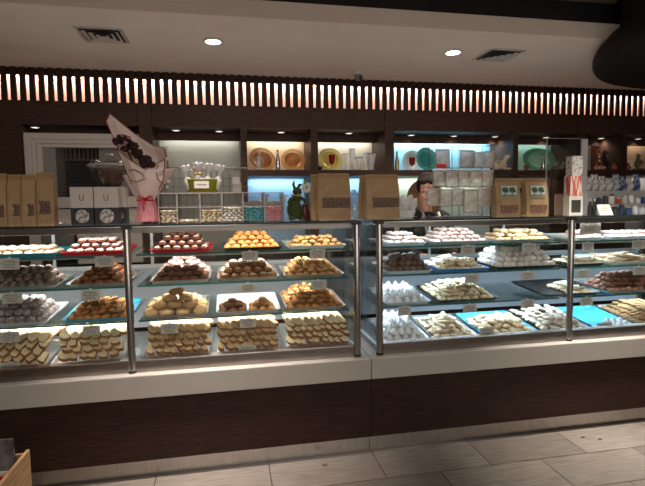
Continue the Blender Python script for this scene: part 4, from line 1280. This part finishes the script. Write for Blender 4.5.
# small framed clock
t = stand('desk_clock', 'small round amber-framed clock beside the green plate', 'clock', 526.5, YW + .10)
obj('clock_frame', MB().lathe([(.030, -.008), (.034, 0), (.030, .008), (.024, .008), (.024, -.008)], 24).xf(Matrix.Translation((0, 0, .036)) @ Matrix.Rotation(PI / 2, 4, 'X')), COPPER, t, smooth=.7)
obj('clock_face', MB().lathe([(.024, -.004), (.024, .004)], 24).xf(Matrix.Translation((0, 0, .036)) @ Matrix.Rotation(PI / 2, 4, 'X')), mat('clock_face', rgb(120, 110, 96), .5), t)
# crystal flowers
t = stand('glass_flower_spray', 'pale frosted glass flower spray beyond the green plate', 'ornament', 560, YW + .06)
FRO = mat('frosted_glass', rgb(176, 172, 166), .35, alpha=.85)
for k in range(6):
    a = k * 1.05
    c_ = Vector((-.06 + k * .026, .01 * math.sin(k * 2), .050 + .022 * math.sin(k * 1.7 + .5)))
    mb = MB()
    for q_ in range(6):
        an = q_ * 1.047
        mb.ell(c_ + Vector((math.cos(an) * .014, -.006, math.sin(an) * .014)), (.010, .006, .010), 8, 5)
    obj('glass_flower', mb, FRO, t, smooth=4)
obj('glass_branch', MB().tube([(-.08, 0, .010), (-.04, 0, .026), (.02, 0, .022), (.08, 0, .036)], .006, 8), FRO, t, smooth=4)

# copper vase with two swan necks
CPV = mat('polished_copper', (.80, .34, .16), .25, 1.)
t = stand('copper_vase', 'copper ornament of intertwined long necks over three small cups', 'ornament', 599.5, YW + .05)
obj('ornament_base', MB().box(-.07, .07, -.03, .03, 0, .010), CPV, t, bevel=.002)
for s_, x in ((0, -.045), (1, 0), (2, .045)): obj('cup', MB().lathe([(.012, .0105), (.020, .02), (.021, .045), (.017, .045), (.008, .02)], 16, c=(x, 0, 0)), mat('pink_glass_cup', rgb(206, 160, 140), .2), t, smooth=.7)
for s_ in (-1, 1):
    obj('neck', MB().tube([(s_ * .035, .012, .011), (s_ * .030, .012, .07), (s_ * -.006, .012, .13), (s_ * -.012 - .01, .012, .17), (s_ * .012 - .022, .004, .205), (-.035, .0, .212 + s_ * .008)], [.007, .007, .009, .011, .012, .008], 12), CPV, t, smooth=4)
obj('ornament_crest', MB().ell((-.025, .005, .225), (.022, .016, .014), 12, 8).tube([(-.03, 0, .22), (-.055, -.005, .21)], [.006, .002], 8), CPV, t, smooth=4)
ROSE = mat('rose_glaze', rgb(170, 104, 90), .3, c2=rgb(140, 80, 70), scale=14)
for i, (u, lab) in enumerate(((614, 'small round rose-glazed pot beside the dark disc'), (624, 'small round rose-glazed pot in the last lit niche beside the stone figurine'))):
    t = stand('rose_pot', lab, 'pot', 613.5, YW + .04)
    if i: t.location.x = PX(627) + .05
    obj('pot_body', MB().lathe([(.018, 0), (.036, .022), (.036, .040), (.016, .062), (.014, .070)], 20), ROSE, t, smooth=.8)
    obj('pot_lip', MB().lathe([(.014, .0702), (.026, .082), (.022, .082), (.010, .071)], 20), ROSE, t, smooth=.8)
t = stand('stone_figurine', 'weathered stone figurine in the last lit niche', 'figurine', 638, YW + .14)
STN = mat('mossy_stone', rgb(128, 120, 92), .8, c2=rgb(92, 96, 62), scale=18, bump=.3)
obj('figurine_base', MB().ell((0, 0, .018), (.075, .045, .018), 16, 8, jit=.2), STN, t, smooth=4)
mb = MB().ell((-.005, 0, .085), (.036, .03, .055), 16, 10, jit=.2, seed=4).ell((.0, 0, .165), (.022, .02, .028), 14, 10, jit=.15, seed=6).ell((-.02, -.015, .12), (.028, .02, .03), 12, 8, jit=.3)
mb.tube([(.02, -.01, .12), (.045, -.02, .10), (.02, -.03, .08)], .010, 8)
o = obj('figurine_body', mb, STN, t, smooth=4)
rm = o.modifiers.new('one_skin', 'REMESH'); rm.mode = 'VOXEL'; rm.voxel_size = .005; rm.use_smooth_shade = True

# lower niches: stand on the back counter (z .92) or the case top
# moss rabbit on the case top
MOSS = mat('green_moss', rgb(66, 88, 32), .9, c2=rgb(40, 58, 20), scale=90, bump=.6)
t = thing('moss_rabbit', 'green moss rabbit figure standing beside the pink candy bin', 'rabbit figure', (at(296, 205, 2.92).x, 2.92, ZC))
mb = MB().ell((-.01, 0, .062), (.046, .04, .060), 16, 12, jit=.08).ell((.004, -.005, .13), (.030, .028, .032), 14, 10)
mb.ell((.006, -.012, .172), (.027, .030, .026), 14, 10).ell((.020, -.03, .165), (.014, .016, .012), 10, 8)
mb.tube([(-.006, 0, .188), (-.014, .002, .215), (-.008, .004, .236)], [.008, .010, .004], 10)
mb.tube([(.014, 0, .19), (.022, .004, .21), (.040, .006, .216)], [.008, .010, .004], 10)
mb.tube([(.02, -.02, .135), (.045, -.038, .12), (.050, -.042, .10)], [.012, .010, .008], 8)
mb.tube([(-.03, -.02, .13), (-.05, -.038, .105), (-.03, -.05, .09)], [.012, .010, .008], 8)
mb.ell((-.03, -.03, .014), (.022, .035, .014), 10, 6).ell((.022, -.03, .014), (.022, .035, .014), 10, 6)
o = obj('rabbit_body', mb, MOSS, t, smooth=4)
rm = o.modifiers.new('one_skin', 'REMESH'); rm.mode = 'VOXEL'; rm.voxel_size = .004; rm.use_smooth_shade = True
obj('scarf', MB().lathe([(.026, .145), (.030, .150), (.026, .155)], 20, cap0=False, cap1=False).ell((.012, -.032, .148), (.014, .006, .010), 8, 6), mat('tan_scarf', rgb(176, 132, 96), .7), t, smooth=4)
# small wine-red jug beside rabbit
t = thing('red_jug', 'small wine-red lidded jug between the moss rabbit and kraft bags', 'jug', (at(305, 205, 2.94).x, 2.96, ZC))
obj('jug_body', MB().lathe([(.018, 0), (.030, .03), (.028, .06), (.014, .085), (.016, .095)], 16), mat('wine_red_glaze', rgb(84, 24, 34), .3), t, smooth=.8)
obj('jug_handle', MB().tube([(.014, 0, .085), (.04, 0, .075), (.038, 0, .045), (.029, 0, .035)], .004, 8), mat('wine_red_glaze', rgb(84, 24, 34)), t, smooth=4)
# white flowers behind rabbit
t = thing('white_flower_stem', 'white flower with green stem behind the moss rabbit', 'flower', (at(307, 205, 3.06).x, 3.06, ZC))
obj('pot', MB().lathe([(.018, 0), (.026, .05), (.022, .05), (.016, .01)], 16), BLACK, t, smooth=.7)
obj('stem', MB().tube([(0, 0, .02), (.005, 0, .10), (0, 0, .18)], .003, 6), MATS['leaf_green'], t)
mb = MB()
for k in range(8):
    a = k * .785
    mb.ell((math.cos(a) * .022, -.004, .20 + math.sin(a) * .022), (.015, .006, .013), 8, 5)
obj('petals', mb, mat('petal_white', rgb(224, 224, 214), .6), t, smooth=4)
obj('leaf', MB().ell((-.012, -.01, .235), (.010, .004, .014), 8, 5), mat('yellow_green_leaf', rgb(140, 160, 50), .6), t, smooth=4)
# glass ornaments low in blue niche (on a glass riser behind), crystal swan and bowl
for i, (u, Y, lab) in enumerate(((255, 3.05, 'cloudy glass bird ornament behind the teal candy bin'), (274, 3.12, 'cloudy glass bird ornament behind the pink candy bin'))):
    t = thing('glass_bird', lab, 'ornament', (at(u, 200, Y).x, Y, ZC), 0)
    mb = MB().ell((0, 0, .085), (.07, .035, .038), 16, 10).tube([(.04, 0, .09), (.07, 0, .13), (.065, 0, .155), (.09, 0, .15)], [.02, .012, .013, .005], 10).lathe([(.03, 0), (.012, .01), (.010, .06)], 12)
    mb.tube([(-.05, 0, .09), (-.09, 0, .12)], [.02, .006], 8)
    o = obj('bird_body', mb, FRO if i == 0 else mat('milky_glass', rgb(196, 202, 212), .3, alpha=.85), t, smooth=4)
    obj('wing', MB().ell((-.01, -.034, .10), (.045, .008, .022), 12, 8, jit=.2), FRO, t, smooth=4)
t = thing('cake_stand', 'clear ribbed glass cake dome between the two large kraft bags', 'cake stand', (at(356, 200, 3.0).x, 3.05, ZC))
obj('dome', MB().lathe([(.085, .055), (.083, .10), (.06, .145), (.02, .165), (.012, .185)], 24, cap0=False), glass('smoky_glass', (.72, .76, .80), .12, .1), t, smooth=.6)
obj('foot', MB().lathe([(.05, 0), (.012, .012), (.012, .042), (.088, .050), (.088, .054)], 24), CRYST, t, smooth=.6)

# ------------------------------------------------------------------ packet display rack beside the person
Y = 2.86
rx = at(460, 200, Y).x
t = thing('sachet_rack', 'black wire display rack hung with rows of clear sachets', 'display rack', (rx, Y, ZC))
def ru(u, v, Yq=Y): p_ = at(u, v, Yq); return (p_.x - rx, Yq - Y, p_.z - ZC)
WB = mat('black_wire', (.02, .02, .022), .4)
mbw = MB()
for u in (429, 452, 459, 482, 494):
    a, b_ = ru(u, 146), ru(u, 222); mbw.tube([a, (b_[0], 0, .002)], .0022, 6)
for v in (146, 168, 187): mbw.tube([ru(429, v), ru(494, v)], .0022, 6)
obj('wire_frame', mbw, WB, t)
obj('rack_foot', MB().box(ru(429, 200)[0], ru(494, 200)[0], -.04, .06, 0, .006), WB, t)
for u in (434, 446, 463, 477): obj('hook', MB().tube([ru(u, 145.5), (ru(u, 142)[0], -.01, ru(u, 143)[2]), (ru(u + 2, 141)[0], -.03, ru(u, 141)[2]), (ru(u + 1, 145)[0], -.035, ru(u, 144)[2])], .0018, 6), WB, t, smooth=4)
FILM = mat('crinkled_clear_film', rgb(214, 204, 194), .18, alpha=.66, bump=.8, scale=30, spec=.9, c2=rgb(184, 174, 166))


def sachet(u0, u1, v0, v1, Yq, fill, label, extra=None, seed=0):
    a, b_ = at(u0, v1, Yq), at(u1, v0, Yq)
    w_, h_ = b_.x - a.x, b_.z - a.z
    s_ = thing('sachet', label, 'sachet', ((a.x + b_.x) / 2, Yq, a.z), 0, 'clear sachets hanging on the rack')
    def fn(sg):
        def f(p_, q_):
            e = (math.sin(PI * p_) * math.sin(PI * q_)) ** .5 if 0 < p_ < 1 and 0 < q_ < 1 else 0
            return Vector(((p_ - .5) * w_, sg * .010 * e + .0015 * noise.noise(Vector((p_ * 7, q_ * 7, seed))), q_ * h_))
        return f
    mb = MB().grid(fn(-1), 8, 8).grid(fn(1), 8, 8)
    bmesh.ops.remove_doubles(mb.bm, verts=mb.bm.verts, dist=.0001)
    obj('film', mb, FILM, s_, smooth=4)
    mb = MB(); rn = random.Random(seed)
    for k in range(14):
        mb.ell((rn.uniform(-.36, .36) * w_, rn.uniform(-.003, .003), rn.uniform(.10, .72) * h_), (w_ * .085, .004, w_ * .07), 7, 5, jit=.4, seed=k)
    obj('contents', mb, fill, s_, smooth=4)
    obj('header', MB().box(-w_ * .5, w_ * .5, -.0022, .0022, h_ * .93, h_), mat('seal_strip', rgb(186, 180, 172), .4), s_)
    if extra: obj('red_tag', MB().box(-w_ * .45, w_ * .2, -.0135, -.0115, -h_ * .04, h_ * .20), mat('red_tag', rgb(206, 24, 34), .5), s_)
    return s_


FA = mat('beige_snack', rgb(190, 170, 128), .6); FB = mat('dark_snack', rgb(70, 44, 38), .6); FC = mat('white_snack', rgb(212, 204, 196), .6); FD = mat('pink_snack', rgb(204, 170, 160), .6)
sachet(435, 450, 149, 168, Y - .022, FA, 'sachet of beige sweets with a red tag, top of the rack', True, 1)
sachet(460, 475, 150, 168, Y - .022, FB, 'sachet of dark sweets in the middle of the rack top', None, 2)
sachet(484, 495, 151, 168, Y - .022, FB, 'sachet of dark sweets at the end of the rack top', None, 3)
sachet(474, 484, 152, 168, Y - .05, FC, 'slim white sachet between the two dark ones', None, 4)
for r_, (v0, v1, us, nm) in enumerate(((170, 187, (433, 446, 458, 470, 482, 493), 'upper'), (188, 206, (427, 440, 452, 464, 478, 492), 'lower'))):
    for i in range(5):
        w_ = us[i + 1] - us[i]
        sachet(us[i] - .6, us[i + 1] + .6, v0 + (i % 2) * .7, v1 + (6 if r_ and i == 3 else 0) + (i % 2), Y - .020 - .004 * r_ - (.02 if i % 2 else 0), (FD, FC, FC, FA, FC)[i] if r_ == 0 else (FC, FD, FC, FC, FA)[i],
               ('first', 'second', 'third', 'fourth', 'last')[i] + f' clear sachet along the {nm} hanging row of the rack, counted from the person', None, 10 + r_ * 5 + i)

# ------------------------------------------------------------------ person behind the case
SKIN = mat('skin', rgb(214, 164, 138), .5, spec=.3); HAIR = mat('dark_hair', rgb(26, 19, 17), .75, spec=.2, bump=.3, scale=40, stretch=(6, 1, 1)); TOP = mat('black_shirt', rgb(24, 23, 25), .8); APR = mat('white_collar_strap', rgb(200, 198, 194), .7)
pY = 3.80
fc = at(427, 191, pY)
P0 = Vector((fc.x + .02, pY, 0))
t = thing('person', 'person in a black top with white strap looking down behind the sachet rack', 'person', P0)
hz = fc.z          # middle of the head
mb = MB()
# head turned down and towards the bags; face looks -Y and down
F = Matrix.Rotation(math.radians(-24), 3, 'Z') @ Matrix.Rotation(math.radians(26), 3, 'X')
hz += .008
hc = Vector((-.035, -.045, hz + .012))
def hd(c_, r_, n_=18, m_=14): mb.ell(hc + F @ Vector(c_), r_, n_, m_, rot=F)
hd((0, .012, .025), (.074, .092, .088)); hd((0, -.022, -.045), (.056, .062, .062)); hd((0, -.052, -.098), (.028, .026, .022)); hd((0, -.03, -.075), (.045, .045, .035))
hd((0, -.078, .028), (.052, .018, .020)); hd((0, -.092, -.018), (.0125, .018, .020)); hd((0, -.087, .006), (.009, .012, .026))
for s_ in (-1, 1):
    hd((s_ * .032, -.062, -.020), (.020, .018, .020)); hd((s_ * .076, .012, .0), (.008, .016, .028))
hd((0, -.082, -.052), (.024, .010, .006)); hd((0, -.080, -.062), (.020, .011, .007))
sh = hz - .195
mb.tube([(0, .055, sh - .03), (-.008, .045, sh + .05), (-.030, .012, hz - .02)], [.056, .048, .050], 16)
mb.tube([(0, .03, .88), (0, .03, .98), (0, .03, 1.10), (0, .04, sh - .06), (0, .04, sh)], [.15, .145, .125, .135, .07], 20)
for s_ in (-1, 1):
    mb.ell((s_ * .145, .04, sh - .035), (.055, .055, .052), 14, 10)
    mb.tube([(s_ * .08, .04, sh - .01), (s_ * .15, .04, sh - .04), (s_ * .20, .04, sh - .16), (s_ * .215, .02, sh - .31)], [.05, .052, .043, .036], 12)
    mb.tube([(s_ * .215, .02, sh - .30), (s_ * .17, -.11, sh - .33), (s_ * .13, -.20, sh - .34)], [.036, .031, .024], 12)
    mb.tube([(s_ * .13, -.195, sh - .34), (s_ * .115, -.25, sh - .345)], [.030, .034], 10)
    for k in range(4):
        x0 = s_ * (.090 + k * .017)
        L1 = (.030, .036, .034, .026)[k]
        mb.tube([(x0, -.255, sh - .343), (x0, -.255 - L1, sh - .350), (x0, -.255 - L1 * 1.7, sh - .372)], [.0095, .0088, .0075], 8)
    mb.tube([(s_ * .100, -.215, sh - .345), (s_ * .076, -.24, sh - .352), (s_ * .066, -.262, sh - .364)], [.012, .010, .008], 8)
    mb.tube([(s_ * .075, .03, .92), (s_ * .085, .02, .70), (s_ * .085, .01, .47), (s_ * .08, .03, .22), (s_ * .08, .035, .06)], [.10, .085, .058, .050, .038], 14)
    mb.ell((s_ * .08, -.02, .030), (.042, .10, .029), 12, 8)
body = obj('body', mb, SKIN, t, smooth=4)
rm = body.modifiers.new('one_skin', 'REMESH'); rm.mode = 'VOXEL'; rm.voxel_size = .006; rm.use_smooth_shade = True
sm = body.modifiers.new('soft', 'SMOOTH'); sm.iterations = 2; sm.factor = .5
def garment(name, fn, m, vox=.008):
    g = MB(); fn(g)
    o = obj(name, g, m, t, smooth=4)
    r_ = o.modifiers.new('one_skin', 'REMESH'); r_.mode = 'VOXEL'; r_.voxel_size = vox; r_.use_smooth_shade = True
    return o
def shirt(g):
    g.tube([(0, .03, .84), (0, .03, .98), (0, .03, 1.10), (0, .04, sh - .06), (0, .045, sh + .01)], [.172, .158, .138, .150, .076], 20)
    for s_ in (-1, 1):
        g.ell((s_ * .140, .04, sh - .045), (.065, .062, .052), 14, 10)
        g.tube([(s_ * .07, .04, sh - .005), (s_ * .15, .04, sh - .04), (s_ * .20, .04, sh - .16), (s_ * .215, .02, sh - .31)], [.058, .062, .054, .048], 12)
        g.tube([(s_ * .215, .02, sh - .30), (s_ * .17, -.11, sh - .33), (s_ * .14, -.17, sh - .337)], [.048, .042, .037], 12)
garment('shirt', shirt, TOP)
def pants(g):
    g.tube([(0, .03, .98), (0, .03, .86)], [.165, .17], 20)
    for s_ in (-1, 1): g.tube([(s_ * .07, .03, .92), (s_ * .085, .02, .70), (s_ * .085, .01, .47), (s_ * .08, .03, .22), (s_ * .08, .035, .10)], [.112, .098, .074, .066, .06], 14)
garment('trousers', pants, mat('dark_trousers', rgb(30, 30, 34), .8))
for s_ in (-1, 1): obj('shoe', MB().ell((s_ * .08, -.02, .036), (.050, .125, .036), 14, 10), BLACK, t, smooth=4)
mb = MB()
def hh(c_, r_, **k): mb.ell(hc + F @ Vector(c_), r_, 18, 12, rot=F, **k)
hh((0, .034, .042), (.082, .092, .082), jit=.05); hh((0, .07, -.02), (.076, .055, .075), jit=.1)
hh((-.062, .010, .030), (.028, .060, .062), jit=.1); hh((.062, .010, .030), (.028, .060, .062), jit=.1)
hh((0, -.02, .088), (.05, .05, .026), jit=.05); hh((-.03, -.036, .080), (.044, .040, .026), jit=.1); hh((.034, -.036, .080), (.042, .040, .026), jit=.1); hh((0, .12, .04), (.042, .042, .046), jit=.15)
o = obj('hair', mb, HAIR, t, smooth=4)
rm = o.modifiers.new('one_skin', 'REMESH'); rm.mode = 'VOXEL'; rm.voxel_size = .006; rm.use_smooth_shade = True
for s_ in (-1, 1):
    e = hc + F @ Vector((s_ * .030, -.083, .006))
    obj('eye', MB().ell(e, (.012, .006, .005), 10, 6, rot=F), mat('eye_lid_line', rgb(40, 26, 22), .4), t, smooth=4)
    obj('eyebrow', MB().tube([hc + F @ Vector((s_ * .016, -.094, .026)), hc + F @ Vector((s_ * .032, -.092, .031)), hc + F @ Vector((s_ * .050, -.080, .025))], .003, 6), HAIR, t, smooth=4)
obj('lips', MB().ell(hc + F @ Vector((0, -.090, -.056)), (.021, .006, .0065), 12, 6, rot=F), mat('lip_colour', rgb(170, 92, 84), .4), t, smooth=4)
for s_ in (-1, 1): obj('apron_strap', MB().tube([(s_ * .068, -.030, sh + .010), (s_ * .075, -.095, sh - .07), (s_ * .07, -.130, sh - .18)], .010, 8), APR, t, smooth=4)
# tan disc behind the person (round basket on the back counter)
t = thing('round_tray', 'tan woven round tray standing behind the person', 'tray', (at(424, 195, YW + .2).x + .02, YW + .22, .9206))
zc_ = at(424, 198, YW + .22).z - .92
obj('tray_disc', MB().lathe([(.19, 0), (.20, .008), (.19, .016)], 48).xf(Matrix.Translation((0, 0, zc_)) @ Matrix.Rotation(PI / 2, 4, 'X')), mat('woven_tan', rgb(170, 124, 84), .7, c2=rgb(130, 90, 58), scale=60), t, smooth=.7)
obj('tray_stand', MB().box(-.10, .10, -.04, .06, 0, max(zc_ - .201, .02)), SHELFWOOD, t)
# white tulle bunch left of person
t = thing('tulle_bunch', 'bunch of white net favours beside the dark-haired person', 'favours', (at(407, 205, 3.0).x, 3.0, ZC))
for k in range(7):
    mb = MB()
    for q_ in range(5):
        mb.ell((-.05 + k * .017 + .008 * math.sin(q_ * 2), .012 * math.cos(k * 2), .035 + .065 * abs(math.sin(k * 1.1 + .4)) + q_ * .008), (.016, .010, .016), 8, 6, jit=.5, seed=k * 5 + q_)
    obj('favour_net', mb, NET, t, smooth=4)
obj('favour_cup', MB().lathe([(.04, 0), (.062, .05), (.058, .05), (.038, .004)], 20), mat('clear_cup', (.7, .7, .7), .1, alpha=.4), t, smooth=.7)

# ------------------------------------------------------------------ right end: clear partition, boxes, small goods
Yp = 2.90
a, b_ = at(546, 212, Yp), at(582, 139, Yp)
t = thing('clear_partition', 'upright clear acrylic partition standing on the case top past the tree-label bags', 'partition', (a.x, Yp, ZC))
hp = b_.z - ZC
obj('partition_panel', MB().box(0, b_.x - a.x, 0, .006, 0, hp), glass('partition_acrylic', (.80, .80, .80), .05, .02, .5), t)
obj('panel_edge', MB().box(-.003, -.0005, -.001, .007, 0, hp), mat('bright_edge', rgb(150, 150, 148), .3), t)
obj('top_edge', MB().box(0, b_.x - a.x, -.001, .007, hp + .0005, hp + .003), MATS['bright_edge'], t)
obj('upright', MB().box(b_.x - a.x + .001, b_.x - a.x + .045, -.002, .012, 0, hp), mat('satin_white_upright', rgb(176, 176, 178), .35), t)
a, b_ = at(585, 205, 2.78), at(591, 148, 2.78)
def carton2(u0, u1, v0, v1, Y, label, m, m2=None, zf=None, dpt=.06):
    a, b_ = at(u0, v1, Y), at(u1, v0, Y)
    zf = ZC if zf is None else zf
    t = thing('small_carton', label, 'carton', ((a.x + b_.x) / 2, Y, zf))
    w_, h_ = b_.x - a.x, b_.z - zf
    obj('carton_body', MB().box(-w_ / 2, w_ / 2, 0, dpt, 0, h_), m, t, bevel=.001)
    if m2: obj('printed_front', MB().box(-w_ * .34, w_ * .34, -.0012, -.0002, h_ * .15, h_ * .8), m2, t)
    return zf + h_ + .0006
PRN = mat('speckled_print', rgb(150, 146, 140), .6, c2=rgb(70, 66, 64), scale=50, contrast=(.45, .6))
z_ = carton2(569, 583, 196, 212, 2.76, 'white carton with dark window at the foot of the carton stack', CARD_W, mat('dark_print', rgb(42, 44, 38), .5))
z_ = carton2(570, 582, 176, 195, 2.76, 'red and white carton in the middle of the carton stack', mat('red_white_print', rgb(176, 84, 74), .5, c2=rgb(200, 180, 168), scale=26, stretch=(3, 1, .4), contrast=(.48, .54)), None, z_)
carton2(572, 583, 156, 175, 2.76, 'speckled white carton on top of the carton stack', mat('speckled_white', rgb(186, 180, 172), .6, c2=rgb(120, 116, 112), scale=50, contrast=(.5, .6)), None, z_)
t = obj('kraft_panel', MB().box(-.028, .028, 0, .01, 0, at(560, 194, 2.98).z - ZC), mat('peach_card', rgb(206, 168, 142), .6), loc=(at(559, 200, 2.98).x, 2.98, ZC))
tag(t, 'small peach-coloured card standing behind the clear partition', 'card')
# pale price sign
t = thing('slanted_sign', 'white slanted sign card lying in front of the small jars', 'sign card', (at(607, 212, 2.72).x, 2.72, ZC))
obj('sign_face', MB().box(-.048, .048, 0, .002, 0, .075), WHITEP, t, rot=(-.5, 0, 0), loc=(0, 0, .001))
mb = MB()
for k in range(4): mb.box(-.03, .03 - k * .006, -.0008, -.0001, .055 - k * .012, .058 - k * .012)
sg = obj('small_print', mb, INK, t, rot=(-.5, 0, 0), loc=(0, 0, .001))
obj('sign_leg', MB().box(-.02, .02, .05, .053, 0, .055), WHITEP, t)
# small goods: two shelves of packets and jars on a stepped stand
t = thing('stepped_stand', 'white two-step stand holding small jars and packets', 'display stand', (at(622, 200, 2.98).x, 2.98, ZC))
sw = .24
z1s = at(620, 204, 2.93).z - ZC; z2s = at(620, 191, 3.05).z - ZC
STW = mat('white_stand', rgb(170, 168, 164), .5)
obj('lower_step', MB().box(-sw, sw, -.05, .039, 0, z1s), STW, t)
obj('upper_step', MB().box(-sw, sw, .04, .16, 0, z2s), STW, t)
SX = at(622, 200, 2.98).x
rn = random.Random(5)
JC = [rgb(222, 220, 216), rgb(40, 50, 74), rgb(176, 80, 40), rgb(226, 224, 220), rgb(60, 60, 62), rgb(190, 186, 180), rgb(48, 70, 116), rgb(214, 208, 200)]
JN = ['white', 'navy', 'amber', 'milky', 'charcoal', 'grey', 'blue', 'ivory']
JM = [mat('jar_' + n_, c_, .35) for n_, c_ in zip(JN, JC)]
def jar(x, y, z, h, r, i, where):
    o = thing('small_jar', f'{JN[i]} small jar {where}', 'jar', (x, y, z), 0, 'small jars on the stepped stand')
    obj('jar_body', MB().lathe([(r * .95, 0), (r, .003), (r, h * .75), (r * .7, h * .83)], 14), JM[i], o, smooth=.6)
    obj('jar_lid', MB().lathe([(r * .75, h * .835), (r * .75, h)], 14), (STW, BLACK, ALU)[i % 3], o, smooth=.6)
for k in range(9):
    jar(SX - sw + .03 + k * .053, 2.958, ZC + z1s + .0006, .045 + .012 * (k % 3), .018, (k * 3 + 1) % 8, ('at the start', 'second', 'third', 'fourth', 'fifth', 'sixth', 'seventh', 'eighth', 'at the far end')[k] + ' of the lower step')
for k in range(7):
    jar(SX - sw + .095 + k * .055, 2.885, ZC, .050 + .014 * (k % 2), .019, (k * 5 + 4) % 8, ('first', 'second', 'third', 'fourth', 'fifth', 'sixth', 'last')[k] + ' in the row on the glass before the steps')
PKM = [mat('packet_film_%s' % a_, c_, .25, c2=c2_, scale=40, contrast=(.45, .6)) for a_, c_, c2_ in (('white', rgb(206, 202, 198), rgb(150, 146, 144)), ('silver', rgb(180, 180, 184), rgb(110, 110, 118)), ('blue', rgb(60, 76, 120), rgb(150, 154, 166)))]
for k in range(8):
    m = PKM[0 if k < 4 else (1, 2, 0, 2)[k - 4]]
    o = thing('small_packet', ('first', 'second', 'third', 'fourth', 'fifth', 'sixth', 'seventh', 'last')[k] + ' wrapped packet along the upper step of the stand', 'packet', (SX - sw + .035 + k * .059, 3.08, ZC + z2s + .0006), 0, 'wrapped packets on the stepped stand')
    hq = .092 + .014 * ((k * 5) % 3)
    obj('packet_body', MB().rings([[(-.024, -.012, 0), (.024, -.012, 0), (.024, .012, 0), (-.024, .012, 0)], [(-.026, -.015, hq * .5), (.026, -.015, hq * .5), (.026, .015, hq * .5), (-.026, .015, hq * .5)],
        [(-.018, -.003, hq * .85), (.018, -.003, hq * .85), (.018, .003, hq * .85), (-.018, .003, hq * .85)]]), m, o, smooth=.8)
    obj('packet_top', MB().rings([[(-.018, -.003, hq * .851), (.018, -.003, hq * .851), (.018, .003, hq * .851), (-.018, .003, hq * .851)], [(-.026, -.006, hq), (.026, -.003, hq), (.026, .003, hq), (-.026, .006, hq)]]), m, o)
for i, (u, lab) in enumerate(((590, 'dark slim bottle nearest the clear partition upright'), (594.5, 'white-capped dark bottle beside the stepped stand'))):
    t = thing('slim_bottle', lab, 'bottle', (at(u, 200, 2.84).x - .0, 2.84, ZC))
    obj('bottle_body', MB().lathe([(.013, 0), (.014, .003), (.014, .06), (.006, .075), (.006, .09)], 14), (BLACK, mat('bottle_glass', rgb(36, 40, 34), .2))[i], t, smooth=.6)
    obj('bottle_cap', MB().lathe([(.008, .0905), (.008, .108)], 12), (STW, ALU)[i], t)

# ------------------------------------------------------------------ back counter goods seen through the case top (dark appliances)
t = thing('espresso_box', 'dark countertop appliance on the back counter under the window', 'appliance', (at(60, 215, YW + .1).x, YW + .02, .9206))
obj('appliance_body', MB().box(-.16, .16, 0, .25, 0, .30), mat('dark_appliance', rgb(44, 42, 42), .4), t, bevel=.008)
obj('appliance_panel', MB().box(-.13, .13, -.006, -.0005, .18, .27), mat('grey_panel', rgb(110, 106, 102), .4), t)

# ------------------------------------------------------------------ wooden crate with packets, bottom left
c0, c1 = atz(31, 480, .12), atz(27, 450, .30)
WD = mat('pale_pine_wood', rgb(176, 140, 100), .6, c2=rgb(150, 114, 78), scale=8, stretch=(1, 1, 12), bump=.05)
ct = at(30, 449, 2.12)
t = thing('wooden_crate', 'pale wooden crate with packets at the foot of the counter', 'crate', (ct.x - .0, 2.12, 0))
zt_ = ct.z
obj('crate_side', MB().prism([(0, 0), (0, zt_), (-.014, zt_), (-.014, 0)], -.62, 0), WD, t, bevel=.002)
obj('crate_back', MB().box(-.70, -.0145, -.014, 0, 0, zt_ * .97), WD, t, bevel=.002)
obj('crate_side', MB().box(-.714, -.70, -.62, 0, 0, zt_), WD, t, bevel=.002)
obj('crate_front', MB().box(-.70, -.0145, -.62, -.606, 0, zt_ * .9), WD, t, bevel=.002)
obj('crate_floor', MB().box(-.6995, -.015, -.6055, -.0145, zt_ * .45, zt_ * .45 + .01), WD, t)
zf = zt_ * .45 + .0106
def pk(dx_, dy_, w_, h_, m, lab, th=.03, lean=0):
    o = thing('snack_packet', lab, 'packet', (ct.x + dx_, 2.12 + dy_, zf), 0, None, rot=(lean, 0, 0))
    obj('packet_body', MB().rings([[(-w_ / 2, -th / 2, 0), (w_ / 2, -th / 2, 0), (w_ / 2, th / 2, 0), (-w_ / 2, th / 2, 0)], [(-w_ / 2, -th * .6, h_ * .5), (w_ / 2, -th * .6, h_ * .5), (w_ / 2, th * .6, h_ * .5), (-w_ / 2, th * .6, h_ * .5)],
        [(-w_ / 2, -.004, h_), (w_ / 2, -.004, h_), (w_ / 2, .004, h_), (-w_ / 2, .004, h_)]]), m, o, smooth=.8)
    obj('packet_label', MB().box(-w_ * .42, w_ * .42, -th * .66 - .002, -th * .66, h_ * .46, h_ * .6), WHITEP, o)
pk(-.10, -.06, .13, .30, mat('grey_film', rgb(120, 112, 108), .2, c2=rgb(70, 64, 62), scale=20, alpha=.9), 'shiny grey packet standing at the back of the crate')
pk(-.055, -.16, .07, .20, mat('red_packet', rgb(150, 34, 34), .35), 'red packet leaning inside the crate')
pk(-.14, -.24, .09, .22, mat('white_packet', rgb(190, 186, 182), .4), 'white packet in the near part of the crate')

for (u, v), lab in zip(((583, 437.5), (600, 439.5), (325, 465)), ('tiny cookie crumb on the bright floor tile, nearer the counter seam', 'tiny cookie crumb on the bright floor tile, farther along the counter', 'tiny crumb on the floor in front of the warm case')):
    q_ = atz(u, v, 0)
    tag(obj('cookie_crumb', MB().ell((0, 0, .004), (.012, .008, .005), 8, 6, jit=.8, seed=int(u)), mat('crumb', rgb(120, 96, 74), .9), loc=(q_.x, q_.y, 0), smooth=4), lab, 'crumb')
